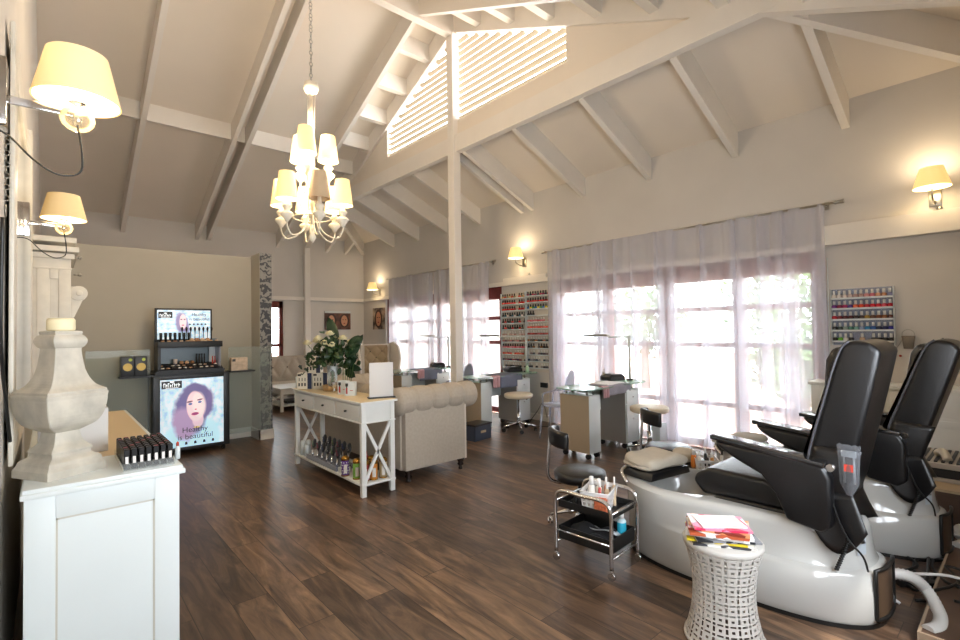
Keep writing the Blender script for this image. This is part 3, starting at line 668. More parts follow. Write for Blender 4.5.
for k in range(8):
    x = .33+.048*k
    t2 = thing('makeup_brush', 'black makeup brush standing upright on the upper shelf in front of the header screen', 'brush', (SX+x, SY+.16, 1.421), group=G)
    MB().tube([(0, 0, 0), (0, 0, .1), (0, 0, .13)], [.004, .005, .007], 8).build('handle', BLACK, t2); MB().tube([(0, 0, .13), (0, 0, .16), (0, 0, .185)], [.008, .014, .007], 8).build('bristles', mat('dark bristles', '201C1E', .9), t2)
for k in range(4):
    o = MB().lathe([(.028, 0), (.028, .02), (.022, .024), (.022, .03), (.018, .04)], n=14).build('powder_pot', SKIN[(k+1) % 4], loc=(SX+.42+.06*k, SY+.07, 1.421))
    tag(o, 'brown powder pot below the brushes on the upper shelf of the cosmetics stand', 'powder pot', G)
for r_ in range(2):
    for k in range(11):
        c = ['D9D5CC', 'C9A58A', '3A3436', 'E6DED2'][(k+r_) % 4]
        o = MB().lathe([(.019, 0), (.019, .01), (.016, .013)], n=12).build('eyeshadow_pot', mat('pot '+c, c, .35), loc=(SX+.1+.06*k, SY+.03+.09*r_, 1.088+.026*r_))
        tag(o, 'small round eyeshadow pot laid on the sloping lower shelf, %s row' % ('front', 'back')[r_], 'eyeshadow', G)
for k in range(4):
    o = MB().lathe([(.01, 0), (.01, .07), (.008, .072), (.008, .12)], n=10).build('mascara', BLACK, loc=(SX+.5+.03*k, SY+.2, 1.137)); tag(o, 'upright black mascara tube at the back of the lower shelf of the stand', 'mascara', G)
o = MB().lathe([(.022, 0), (.026, .06), (.027, .062)], n=14).build('cream_jar', mat('pale cream jar', 'EBD9CC', .4), loc=(SX+.26, SY+.2, 1.135)); tag(o, 'pale pink cream cup standing on the lower shelf of the cosmetics stand', 'jar')
for k in range(3):
    o = MB().lathe([(.022, 0), (.024, .02), (.015, .035)], n=14).build('cream_jar', SKIN[k], loc=(SX+.33+.06*k, SY+.2, 1.135)); tag(o, ['low pink beige jar beside the pale cup on the lower shelf', 'domed tan jar in the middle of the lower shelf', 'domed brown jar next to the mascaras on the lower shelf'][k], 'jar')
t2 = thing('price_board', 'white upright card standing at the right end of the lower shelf', 'card', (SX+.72, SY+.22, 1.14)); MB().box(-.07, .07, 0, .008, 0, .2).build('card', WHITE, t2)
for k in range(4):
    o = MB().lathe([(.01, 0), (.01, .05), (.007, .052), (.007, .1)], n=10).build('lip_gloss', mat('gloss '+str(k), ['C8503C', 'B33A3A', '2A2226', '7A2E2A'][k], .3), loc=(SX+.67+.028*k, SY+.13, 1.12)); tag(o, ['bright red', 'dark red', 'black', 'brown red'][k]+' lip gloss tube in front of the white card on the stand', 'lip gloss')
# glass screen with shelf boards
t = thing('glass_screen', 'low clear glass screen standing in front of the taupe partition', 'glass screen', (0, 0, 0))
MB().box(.3, .92, 7.16, 7.17, .16, 1.33).build('pane', SCREEN, t); MB().box(1.8, 2.35, 7.16, 7.17, .16, 1.33).build('pane', SCREEN, t)
o = MB().box(.6, .925, 6.93, 7.155, 1.005, 1.025).build('shelf_board', DARKM); tag(o, 'black shelf board left of the cosmetics stand, holding black boxes', 'shelf')
o = MB().box(1.775, 2.07, 6.93, 7.155, 1.0, 1.02).build('shelf_board', DARKM); tag(o, 'black shelf board right of the cosmetics stand, holding a beige box', 'shelf')
GOLD = mat('gold foil', 'A88A48', .4, .6); LIME = mat('lime sticker', 'B9C94A', .5)
for k, (x, w, lb) in enumerate(((.61, .13, 'left of the two black boxes with gold disc on the shelf board'), (.745, .12, 'right of the two black boxes with gold disc on the shelf board'))):
    t2 = thing('gift_box', lb, 'box', (x, 6.95, 1.026)); MB().box(0, w, 0, .15, 0, .23).build('carton', BLACK, t2, bevel=.002)
    MB().tube([(w*.5, 0, .11), (w*.5, -.003, .11)], .045, 24).build('gold_disc', GOLD, t2); MB().tube([(w*.7, 0, .195), (w*.7, -.003, .195)], .018, 14).build('lime_disc', LIME, t2)
t2 = thing('carton', 'beige marbled carton on the shelf board beside the pillar', 'box', (1.79, 6.98, 1.021)); MB().box(0, .2, 0, .1, 0, .17).build('box', mat('marbled card', 'C9B49C', .6, noise=.3, nscale=20), t2, bevel=.002); MB().box(.01, .05, -.002, 0, .12, .155).build('label_patch', BLACK, t2)

# ------------------------------------------------------------------ console table with what it carries
def xbrace(mb, p, q, z0, z1, th=.02, w=.028):
    """X in the vertical plane through p and q (2D points)"""
    (x0, y0), (x1, y1) = p, q; n = (y1-y0, x0-x1, 0)
    mb.beam((x0, y0, z0), (x1, y1, z1), th, w, up=(0, 0, 1)); mb.beam((x1, y1, z0), (x0, y0, z1), th, w, up=(0, 0, 1)); return mb
t = thing('console_table', 'white console table with three drawers, X shaped ends and a lower shelf', 'table', (2.12, 4.04, 0))
W_, D_, H_ = .345, 1.62, .865
WD = mat('white washed paint', 'E6E6E1', .45, noise=.04, nscale=6); TOPW = mat('pale oiled oak top', 'D6C29C', .45, noise=.1, nscale=10)
MB().box(-.02, W_+.02, -.025, D_+.025, H_-.022, H_-.002).build('table_top', WD, t, bevel=.003)
MB().box(-.008, W_+.008, -.012, D_+.012, H_-.004, H_).build('top_panel', TOPW, t)
MB().box(.012, W_-.012, .012, D_-.012, H_-.19, H_-.02).build('apron', WD, t, bevel=.002)
mb = MB()
mb.box(-.008, W_+.008, -.008, D_+.008, H_-.2, H_-.19); mb.build('apron_moulding', WD, t, bevel=.002)
for k in range(3):
    y0 = .05+k*.515
    dr = MB().box(-.002, .012, y0, y0+.49, H_-.175, H_-.04).build('drawer', WD, t, bevel=.003)
    MB().ball((-.018, y0+.245, H_-.108), .013, (1, 1, .8), 10).tube([(-.018, y0+.245, H_-.108), (0, y0+.245, H_-.108)], .006, 8).build('knob', BLACK, dr)
for x in (0, W_-.045):
    for y in (0, D_-.045): MB().box(x, x+.045, y, y+.045, .0, H_-.02).build('leg', WD, t, bevel=.003)
MB().box(-.004, W_+.004, -.004, D_+.004, .1, .12).build('lower_shelf', WD, t, bevel=.002)
for y in (.022, D_-.022): xbrace(MB(), (.04, y), (W_-.04, y), .13, H_-.21).build('cross_brace', WD, t)
CT = H_+.001
NAVY = mat('navy band', '2A3350', .5); CARD = mat('ivory printed card', 'DDD6C6', .6)
def giftbox(x, y, z, label, w=.165, d=.11, h=.18, rz=rad(50)):
    t = thing('boxed_set', label, 'box', (x, y, z), rz, 'ivory boxed gift sets on the console table')
    MB().box(0, d, 0, w, 0, h).build('carton', CARD, t, bevel=.001)
    m = MB(); m.box(-.002, 0, w*.0, w*.28, .0, h); m.build('navy_side', NAVY, t)
    m = MB()
    for i in range(3):
        m.box(-.002, 0, w*(.4+.2*i), w*(.5+.2*i), h*.18, h*.38); m.box(-.002, 0, w*(.42+.2*i), w*(.47+.2*i), h*.5, h*.7)
    m.box(-.002, 0, w*.72, w*.95, h*.82, h*.94); m.build('printed_mark', BLACK, t); return t
giftbox(2.37, 5.33, CT, 'navy banded ivory box, right one of the two lower boxes on the console')
giftbox(2.235, 5.445, CT, 'ivory box with dark print, left one of the two lower boxes on the console')
giftbox(2.31, 5.38, CT+.181, 'navy banded ivory box topmost of the stack of three on the console')
tag(MB().tube([(0, 0, 0), (0, 0, .13)], .028, 14).build('white_tube', WHITE, loc=(2.17, 5.7-.02, CT)), 'white cylinder bottle standing left of the stacked boxes on the console', 'bottle')
tag(MB().box(0, .1, 0, .15, 0, .15).build('kraft_box', TAN, loc=(2.36, 5.46, CT), bevel=.002), 'plain tan box behind the navy banded boxes on the console', 'box')
RED = mat('red print', 'A8302C', .5)
for k, (y, lb) in enumerate(((4.66, 'left of the two small white cartons with a red bottle print'), (4.5, 'right of the two small white cartons with a red bottle print, nearer the white board'))):
    t = thing('small_carton', lb, 'box', (2.29, y, CT), rad(45)); MB().box(0, .06, 0, .105, 0, .14).build('carton', WHITE, t, bevel=.001)
    m = MB(); m.box(-.0015, 0, .075, .092, .02, .08); m.box(-.0015, 0, .02, .05, .05, .056); m.build('red_print', RED, t)
    m = MB(); m.box(-.0015, 0, .07, .097, .095, .125); m.box(-.0015, 0, .078, .089, .08, .095); m.build('black_print', BLACK, t)
t = thing('display_board', 'blank pale grey upright board on a dark foot, near end of the console', 'board', (2.3, 4.2, CT), rad(-18)); MB().box(-.01, .22, 0, .012, .012, .34).build('board', mat('pale grey board', 'DDDAD6', .5), t, bevel=.001)
MB().box(-.025, .235, -.03, .05, 0, .012).build('foot', BLACK, t, bevel=.002)
tag(MB().lathe([(.012, 0), (.022, .01), (.008, .03), (.01, .045), (.026, .07), (.026, .11)], n=16, closed=True).build('candle_glass', mat('mercury glass', 'D8D8DA', .1, .9), loc=(2.27, 4.93, CT)), 'small silvered glass candle holder between vase and white cartons', 'candle holder')
tag(MB().lathe([(.1, 0), (.11, .06), (.105, .062), (.095, .01)], n=24).build('wicker_tray', mat('wicker', 'B39468', .8, noise=.4, nscale=60), loc=(2.34, 5.12, CT)), 'round tan wicker tray under the flower vase', 'tray')
VZ = CT+.012
t = thing('rose_bouquet', 'glass vase of cream roses with dark green leaves on the console', 'flowers', (2.34, 5.12, VZ))
MB().lathe([(.04, 0), (.042, .01), (.05, .1), (.062, .26), (.059, .26), (.047, .1), (.038, .014), (.001, .014)], n=24).build('vase', GLASS, t)
MB().lathe([(.036, .016), (.045, .1), (.048, .14), (.001, .14)], n=20).build('water', clear('water', 'FAFCFB', .02), t)
STEM = mat('green stem', '4A6A34', .6); LF = mat('dark rose leaves', '27431F', .45, noise=.4, nscale=12, spec=.6); LF2 = mat('glossy tropical leaf', '1E3A22', .3, noise=.3)
rnd = random.Random(11)
heads = [(-.27, -.02, .50), (-.13, -.08, .55), (-.02, -.02, .60), (-.05, -.12, .50), (.03, -.12, .48), (.13, -.05, .55), (.02, .1, .56), (-.2, .08, .52), (.17, .12, .5)]
# local x along the picture: rotate into (right) direction
def bl(a, b, z): return Vector((a*.75+b*.66, -a*.66+b*.75, z))
m = MB()
for a, b, z in heads: m.tube(smooth_path([(rnd.uniform(-.02, .02), rnd.uniform(-.02, .02), .02), bl(a*.1, b*.1, .25), bl(a*.6, b*.6, z*.75), bl(a, b, z)], 3), .003, 5)
m.build('stem', STEM, t)
ROSE = mat('cream rose petals', 'EFE4B8', .6, noise=.06, nscale=20)
def rose(c, r):
    m = MB(); m.ball(c, r*.55, (1, 1, 1.1), 10)
    for ring in range(3):
        for k in range(5):
            a = k*2*pi/5+ring*.6; q = r*(.45+.24*ring); h = r*(.55-.25*ring)
            def fn(u, v, a=a, q=q, h=h):
                s = (u-.5)*1.5; rr = q*(.75+.35*v); return Vector(c)+Vector((rr*cos(a+s), rr*sin(a+s), -r*.45+(h+r*.45)*v-r*.25*abs(u-.5)*v))
            m.grid(fn, 5, 3)
    return m
for a, b, z in heads: rose(bl(a, b, z+.02), .05).build('rose', ROSE, t)
def leaf(m, base, tip, w, up=(0, 0, 1), droop=.2, n=6):
    base, tip = Vector(base), Vector(tip); d = tip-base; s = d.cross(Vector(up)); s = s.normalized() if s.length > 1e-5 else Vector((1, 0, 0)); nn = s.cross(d).normalized()
    def fn(u, v):
        ww = w*sin(pi*min(.98, v*.92+.04))**.8*(v < 1); return base+d*v+s*(u-.5)*2*ww*.5+nn*(-droop*d.length*v*v+.25*w*abs(u-.5)*2)
    m.grid(fn, 2, n)
m = MB()
for k in range(230):
    a, b = rnd.gauss(0, .11), rnd.gauss(0, .09); z = .4+rnd.gauss(0, .07)-.5*max(0, abs(a)-.12)
    p = bl(a, b, z); d_ = Vector((rnd.gauss(0, 1), rnd.gauss(0, 1), rnd.gauss(0, .8))).normalized()*rnd.uniform(.06, .09); nv = Vector((rnd.gauss(0, 1), rnd.gauss(0, 1), rnd.gauss(0, 1)))
    leaf(m, p, p+d_, rnd.uniform(.05, .07), up=nv, droop=.1, n=4)
m.build('foliage', LF, t)
m = MB()
for a, b, z, a2, b2, z2, w in ((.05, .05, .48, -.07, .1, .8, .12), (.2, .05, .38, .33, .05, .6, .085), (.15, 0, .35, .32, -.02, .5, .12), (.12, .05, .26, .28, .0, .34, .1), (.16, .05, .45, .33, .05, .58, .12), (.12, .1, .2, .24, .05, .12, .09), (.12, .12, .25, .3, .1, .2, .08)):
    leaf(m, bl(a, b, z), bl(a2, b2, z2), w, up=(-.66, -.75, .2), droop=.05)
m.build('large_leaf', LF2, t, solid=.001)
m = MB()
for k in range(5): m.tube([bl(.1+.02*k, .05, .02), bl(.1+.03*k, .06, .3)], .004, 5)
m.build('dark_stem', STEM, t)

# below: tins and brush rack
LIDG = mat('polished brass lid', 'B98B3E', .25, .9)
def tin(x, y, c, label, h=.15, r=.037, ptn=False):
    t = thing('tea_tin', label, 'tin', (x, y, .121), rad(25), 'coloured tins with gold lids on the lower shelf')
    b = MB().lathe([(r, .004), (r, h)], n=28).build('body', mat('tin '+c, c, .35), t)
    MB().lathe([(r+.002, 0), (r+.002, .01), (r-.001, .011)], n=28).build('gold_base', LIDG, t)
    MB().lathe([(r+.002, h), (r+.003, h+.022), (r*.7, h+.036), (r*.3, h+.042), (.001, h+.043)], n=28).build('gold_lid', LIDG, t)
    if ptn:
        m = MB()
        for i in range(9):
            for j in range(5):
                a = i*2*pi/9+(j % 2)*.35; z = .03+j*.025; m.ball((r*cos(a), r*sin(a), z), .006, (1, 1, 1), 6)
        m.build('dot_pattern', WHITE, t)
    m = MB(); m.grid(lambda u, v: Vector(((r+.0012)*cos(pi*1.1+u*.9), (r+.0012)*sin(pi*1.1+u*.9), .03+.085*v)), 8, 2); m.build('label_patch', mat('pale tin label', 'D9D4CC', .5), t)
tin(2.14, 4.42, '5B2C86', 'purple tin with white dot lattice and gold lid on the lower shelf', ptn=True)
tin(2.175, 4.25, '7DB04A', 'green tin with gold lid beside the purple tin on the lower shelf')
tin(2.2, 4.14, 'A32626', 'red tin with gold lid half hidden by the near table leg')
tin(2.28, 4.12, 'CE8436', 'orange tin with gold lid behind the X brace on the lower shelf')
tin(2.33, 4.25, '8C6A2C', 'brown gold tin behind the green tin on the lower shelf'); tin(2.38, 4.12, 'B7A27A', 'tan tin with gold lid behind the orange tin, at the back of the shelf')
tag(MB().lathe([(.025, 0), (.025, .16), (.012, .18), (.012, .21)], n=14).build('spray_bottle', RED, loc=(2.33, 4.36, .121)), 'red bottle standing behind the tins on the lower shelf', 'bottle')
t = thing('brush_rack', 'clear stepped acrylic rack on the lower shelf of the console', 'rack', (2.13, 4.6, .121))
MB().box(0, .26, 0, .75, 0, .006).box(0, .26, .0, .006, 0, .06).box(0, .006, 0, .75, 0, .05).box(.12, .126, 0, .75, 0, .09).build('rack_body', ACRYL, t)
PK = mat('dark brush pack', '24262A', .3)
for k in range(12):
    j, i = divmod(k, 6)
    t2 = thing('brush_pack', 'dark packaged hairbrush slanted in the %s row of the acrylic rack' % ('front', 'back')[j], 'hairbrush', (2.17+.12*j, 4.68+.12*i, .13+.03*j), group='packaged hairbrushes in the acrylic rack')
    R_ = Matrix.Rotation(rad(24), 4, 'Y') @ Matrix.Rotation(rad(12), 4, 'X')
    MB().ball((0, 0, .15), .045, (.35, 1, 1.25), 12, None).build('brush_head', PK, t2); MB().tube([(0, 0, .0), (0, 0, .1)], .011, 8).build('handle', CHROME, t2)
    m = MB()
    for q in range(3): m.ball((-.016, -.015+.015*q, .13+.02*q), .007, (1, 1, 1), 6)
    m.build('bristle_tuft', mat('pack colour %d' % (k % 4), ['B04A5A', '6B8A4A', 'C9C4BC', '4A5A86'][k % 4], .4), t2); t2.rotation_euler = (rad(-12), rad(14), 0)
for k, (x, y, h) in enumerate(((2.16, 5.52, .16), (2.24, 5.56, .15), (2.17, 5.43, .13))):
    tag(MB().lathe([(.028, 0), (.028, h*.85), (.02, h)], n=16).build('white_bottle', WHITE, loc=(x, y, .121)), ['tallest white bottle at the far end of the lower shelf', 'white bottle behind the tallest one at the far end of the shelf', 'shorter white bottle next to the acrylic rack'][k], 'bottle')
tag(MB().box(0, .1, 0, .09, 0, .05).build('white_carton', WHITE, loc=(2.14, 4.49, .121), bevel=.002), 'small flat white box between purple tin and acrylic rack', 'box')

# ------------------------------------------------------------------ upholstery
LINEN = mat('beige linen', 'B3A797', .85, noise=.08, nscale=40, bump=.06, bscale=300); LINEN2 = mat('pale linen', 'D2C8BA', .85, noise=.05, nscale=30)
DWOOD = mat('dark turned wood', '1E120D', .3); BUT = mat('button', '4C4136', .7)
def tuft(m, o, du, dv, dn, nu, nv, depth, res=7):
    """diamond tufted panel: origin o, edge vectors du dv, outward unit dn, nu x nv diamonds"""
    o, du, dv, dn = map(Vector, (o, du, dv, dn))
    def fn(u, v):
        a = abs(sin(pi*(u*nu+v*nv)/1)); b = abs(sin(pi*(u*nu-v*nv)))
        e = min(1, 8*min(u, 1-u))*min(1, 8*min(v, 1-v))
        return o+du*u+dv*v+dn*depth*(max(a*b, 0)**.45)*(.4+.6*e)
    m.grid(fn, nu*2*res, nv*2*res); return m
def tuft_buttons(m, o, du, dv, dn, nu, nv, r=.012):
    o, du, dv, dn = map(Vector, (o, du, dv, dn))
    for i in range(1, 2*nu):
        for j in range(1, 2*nv):
            if (i+j) % 2 == 0: m.ball(o+du*(i/(2*nu))+dv*(j/(2*nv))+dn*.006, r, (1, 1, 1), 8)
    return m
def roll(m, a, b, r, pleats, n=24, depth=.2, first=0):
    """pleated bolster from a to b"""
    a, b = Vector(a), Vector(b); d = b-a; ax = d.normalized(); s = ax.cross(Vector((0, 0, 1))).normalized(); u_ = s.cross(ax)
    N = pleats*12
    def fn(u, v):
        w = abs(sin(pi*u*pleats)); rr = r*(1-depth*(1-w**.35)); e = min(1, 14*min(u, 1-u)+.62); an = 2*pi*v
        return a+d*u+(cos(an)*s+sin(an)*u_)*rr*e
    m.grid(fn, N, n)
    for P, e in ((a, -1), (b, 1)):
        m.lathe([(r*.62*(1-.13), 0), (r*.3, .012), (.001, .014)], P, 20, Matrix((s, u_, ax*e)).transposed().to_4x4(), closed=True)
    return m
def turned_leg(t, x, y, h=.12):
    MB().lathe([(.024, .0), (.022, .02), (.014, .03), (.038, .055), (.026, .075), (.046, h-.02), (.046, h)], (x, y, 0), 14).build('leg', DWOOD, t)
t = thing('chesterfield_sofa', 'beige linen chesterfield sofa with rolled pleated arm behind the console table', 'sofa', (2.5, 4.08, 0))
MB().box(.13, .9, .03, .3, .12, .74).build('arm_panel', LINEN, t, bevel=.012)
MB().box(.13, .88, 1.75, 2.02, .12, .74).build('arm_panel', LINEN, t, bevel=.012)
MB().box(.11, .33, .1, 1.95, .12, .74).build('back_panel', LINEN, t, bevel=.012)
roll(MB(), (.05, .13, .8), (1.08, .13, .8), .145, 5).build('rolled_arm', LINEN, t); roll(MB(), (.08, 1.92, .8), (1.0, 1.92, .8), .145, 5).build('rolled_arm', LINEN, t)
roll(MB(), (.2, .2, .79), (.2, 1.9, .79), .13, 9).build('rolled_back', LINEN, t)
MB().box(.33, .9, .3, 1.75, .14, .34).build('seat_base', LINEN, t, bevel=.01)
for k in range(2): MB().box(.33, .93, .305+.725*k, 1.02+.725*k, .34, .5).build('seat_cushion', LINEN, t, bevel=.03, seg=3)
tuft(MB(), (.335, .3, .5), (0, 1.45, 0), (.0, 0, .28), (1, 0, 0), 5, 1, .05).build('tufted_back', LINEN, t)
for x in (.19, .86):
    for y in (.08, 1.95): turned_leg(t, x, y, .13)
m = MB(); m.box(.885, .905, .026, .04, .12, .7).build('piping', LINEN2, t)

t = thing('tufted_settee', 'beige button tufted settee against the back wall', 'sofa', (3.2, 10.65, 0))
MB().box(0, 1.95, .5, .68, .1, .96).build('back_frame', LINEN, t, bevel=.03, seg=3)
tuft(MB(), (.02, .49, .5), (1.9, 0, 0), (0, .04, .5), (0, -1, 0), 6, 1, .05).build('tufted_back', LINEN, t)
tuft_buttons(MB(), (.02, .46, .5), (1.9, 0, 0), (0, .04, .5), (0, -1, 0), 6, 1, .016).build('button', BUT, t)
MB().box(0, 1.95, -.05, .5, .2, .44).build('seat', LINEN2, t, bevel=.03, seg=3)
for x in (0.0, 1.8): MB().box(x, x+.14, -.05, .55, .2, .66).build('arm', LINEN, t, bevel=.04, seg=3)
for x in (.08, 1.87):
    for y in (0.02, .6): MB().tube([(x, y, 0), (x, y, .2)], .022, 8).build('leg', DWOOD, t)

t = thing('wingback_armchair', 'pale wingback armchair with buttoned beige back between sofa and window', 'armchair', (4.93, 8.7, 0), rad(-12))
MB().box(-.3, .3, .12, .24, .4, 1.26).build('back_frame', LINEN2, t, bevel=.03, seg=3)
tuft(MB(), (-.24, .105, .5), (.48, 0, 0), (0, .0, .74), (0, -1, 0), 2, 3, .04).build('tufted_back', mat('tan linen', '9C8668', .85), t)
tuft_buttons(MB(), (-.24, .095, .5), (.48, 0, 0), (0, .0, .74), (0, -1, 0), 2, 3, .012).build('button', BUT, t)
for s in (-1, 1):
    MB().prism([(s*.3, .22, .62), (s*.3, .22, 1.27), (s*.35, .1, 1.3), (s*.38, -.1, 1.2), (s*.385, -.2, .95), (s*.36, -.15, .68), (s*.36, -.35, .64)], (s*.05, 0, 0)).build('wing', LINEN2, t, bevel=.015, seg=2)
    roll(MB(), (s*.33, .2, .6), (s*.33, -.42, .6), .06, 1, 14, 0).build('arm', LINEN2, t); MB().box(min(s*.28, s*.38), max(s*.28, s*.38), -.4, .2, .2, .6).build('arm_panel', LINEN2, t, bevel=.01)
MB().box(-.28, .28, -.4, .14, .2, .47).build('seat', LINEN2, t, bevel=.03, seg=3)
for x in (-.28, .28):
    for y in (-.35, .2): MB().tube([(x, y, 0), (x, y, .2)], [.014, .022], 8).build('leg', DWOOD, t)

t = thing('coffee_table', 'low white coffee table with X shaped sides in front of the tufted settee', 'table', (3.3, 9.5, 0))
MB().box(-.02, .8, -.02, .9, .43, .45).build('table_top', WD, t, bevel=.003); MB().box(.01, .77, .01, .87, .33, .43).build('apron', WD, t)
for x in (0, .73):
    for y in (0, .83): MB().box(x, x+.05, y, y+.05, 0, .43).build('leg', WD, t)
MB().box(0, .78, 0, .88, .1, .12).build('lower_shelf', WD, t)
for x in (.02, .76): xbrace(MB(), (x, .04), (x, .84), .12, .33, .02, .02).build('cross_brace', WD, t)
tag(MB().box(0, .3, 0, .4, 0, .05).build('magazine_pile', mat('dark magazine cover', '2E2C30', .4), loc=(3.5, 9.7, .121)), 'dark pile of magazines on the lower shelf of the coffee table', 'magazines')

# portraits
def portrait(name, faces, bgc):
    m = bpy.data.materials.new(name); m.use_nodes = True; n = m.node_tree.nodes; L = m.node_tree.links; p = n['Principled BSDF']; tc = n.new('ShaderNodeTexCoord')
    ns = n.new('ShaderNodeTexNoise'); ns.inputs['Scale'].default_value = 5; L.new(tc.outputs['Object'], ns.inputs['Vector'])
    r = n.new('ShaderNodeValToRGB'); r.color_ramp.elements[0].color = srgb('2A1A14'); r.color_ramp.elements[1].color = srgb(bgc); r.color_ramp.elements[0].position = .35; r.color_ramp.elements[1].position = .65
    L.new(ns.outputs['Fac'], r.inputs[0]); L.new(r.outputs[0], p.inputs['Base Color']); return m
SKN = mat('printed skin tone', 'C88F6C', .6); HAIR = mat('printed dark hair', '3B2118', .6); LIP = mat('printed lips', '9A3A32', .6); EYE = mat('printed eyes', '2B1B16', .6)
def face(t, c, w, h, ex, ez, en):
    c, ex, ez, en = map(Vector, (c, ex, ez, en))
    def ell(m, cx, cz, rx, rz_, lift):
        m.prism([c+ex*(cx+rx*cos(2*pi*k/24))+ez*(cz+rz_*sin(2*pi*k/24))+en*lift for k in range(24)], en*.0008)
    m = MB(); ell(m, 0, .01*h, w*.5, h*.55, .0005); m.build('printed_hair', HAIR, t)
    m = MB(); ell(m, 0, 0, w*.33, h*.42, .0015); m.build('printed_face', SKN, t)
    m = MB(); ell(m, -w*.13, h*.08, w*.07, h*.03, .0025); ell(m, w*.13, h*.08, w*.07, h*.03, .0025); m.build('printed_eyes', EYE, t)
    m = MB(); ell(m, 0, -h*.2, w*.11, h*.04, .0025); m.build('printed_lips', LIP, t)
t = thing('double_portrait', 'wide picture of two faces side by side hung on the back wall', 'picture', (5.37, YB-.03, 1.8))
MB().box(-.34, .34, 0, .02, -.22, .24).build('canvas', portrait('portrait ground brown', 1, '7A4A34'), t); MB().box(-.34, .34, -.004, 0, .19, .24).build('white_strip', WHITE, t)
face(t, (-.17, -.001, .0), .26, .32, (1, 0, 0), (0, 0, 1), (0, -1, 0)); face(t, (.17, -.001, .0), .26, .32, (1, 0, 0), (0, 0, 1), (0, -1, 0))
t = thing('portrait_picture', 'single portrait picture of a woman on the window wall near the corner', 'picture', (XW-.03, 10.65, 1.83))
MB().box(0, .02, -.28, .28, -.26, .27).build('canvas', portrait('portrait ground pale', 1, 'B9A48C'), t)
face(t, (-.001, 0, .0), .36, .42, (0, -1, 0), (0, 0, 1), (-1, 0, 0))

# ------------------------------------------------------------------ manicure stations
TAUPEL = mat('taupe laminate', 'A2917A', .5); GREYL = mat('warm grey laminate', '938B84', .5); TOWEL = mat('blue grey towel', '6B7080', .95, bump=.4, bscale=250); RUB = mat('black rubber', '131314', .5)
def caster(t, x, y, r=.03, name='caster', m=None):
    mb = MB()
    for s in (-.012, .012): mb.tube([(x+s-.007, y, r), (x+s+.007, y, r)], r, 14)
    mb.tube([(x, y, r), (x, y, r*2.3)], .006, 6); return mb.build(name, m or RUB, t)
def desk(x, y, rz, label):
    t = thing('manicure_table', label, 'table', (x, y, 0), rz, 'manicure tables along the window wall')
    MB().box(0.006, .22, 0, .42, .065, .73).build('pedestal', WHITE, t, bevel=.002); MB().box(0, .006, .003, .417, .068, .728).build('taupe_panel', TAUPEL, t)
    MB().box(.756, 1.06, 0, .42, .065, .73).build('drawer_unit', WHITE, t, bevel=.002); MB().box(.75, .756, .003, .417, .068, .728).build('grey_panel', GREYL, t)
    for z0, z1 in ((.56, .715), (.08, .55)):
        d = MB().box(.77, 1.045, -.014, 0, z0, z1).build('drawer', WHITE, t, bevel=.002); MB().ball((.9, -.022, (z0+z1)/2+.05*(z1-z0 > .3)), .01, (1, 1, 1), 8).build('knob', CHROME, d)
    m = MB(); out = [(-.12, .06), (-.06, -.03), (.3, -.05), (.6, .0), (.95, -.03), (1.2, -.02), (1.32, .1), (1.3, .36), (1.2, .47), (.9, .45), (.5, .42), (.1, .47), (-.08, .4)]
    m.prism([Vector((a, b, .795)) for a, b in [(q.x, q.y) for q in smooth_path([Vector((a, b, 0)) for a, b in out]+[Vector((-.12, .06, 0))], 4)][:-1]], (0, 0, .012)); m.build('glass_top', TGLASS, t)
    for a, b in ((.05, .06), (.05, .36), (.17, .06), (.17, .36), (.82, .06), (.82, .36), (1.0, .06), (1.0, .36)): MB().tube([(a, b, .73), (a, b, .795)], .014, 12).build('standoff', STEEL, t)
    for a in (.03, .19, .79, 1.02):
        for b in (.04, .37): caster(t, a, b)
    MB().box(.2, .76, .36, .38, .45, .73).build('modesty_panel', WHITE, t)
    MB().box(1.0, 1.03, .2, .22, .68, .79).build('vent_box', STEEL, t)
    return t
def desk_lamp(x, y, z, label, ang=0, L=.32):
    t = thing('desk_lamp', label, 'lamp', (x, y, z), ang, 'jointed desk lamps on the manicure tables')
    MB().lathe([(.05, 0), (.05, .015), (.02, .02)], n=20).build('base', BLACK, t)
    MB().tube([(0, 0, .015), (0, 0, .3), (0.0, 0, .58)], .016, 8).build('post', WHITE, t)
    MB().tube([(0, 0, .58), (0, L, .575)], .009, 8).ball((0, 0, .58), .017, n=8).ball((0, L, .575), .015, n=8).build('arm', WHITE, t)
    MB().box(-.03, .03, L, L+.42, .59, .618).build('lamp_head', STEEL, t, bevel=.005); MB().box(-.016, .016, L+.02, L+.38, .586, .5905).build('tube_light', WHITE, t); return t
def uv_lamp(x, y, z, label, rz=0):
    t = thing('nail_dryer', label, 'nail lamp', (x, y, z), rz, 'black nail dryers on the manicure tables')
    MB().prism([(-.13, 0, 0), (.13, 0, 0), (.13, 0, .05), (.09, 0, .085), (-.09, 0, .085), (-.13, 0, .05)], (0, .2, 0)).build('housing', BLACK, t, bevel=.008)
    MB().box(-.1, .1, -.003, 0, .012, .045).build('opening', mat('dark opening', '2C2C34', .3), t); MB().box(-.03, .03, .06, .1, .085, .088).build('button', WHITE, t); return t
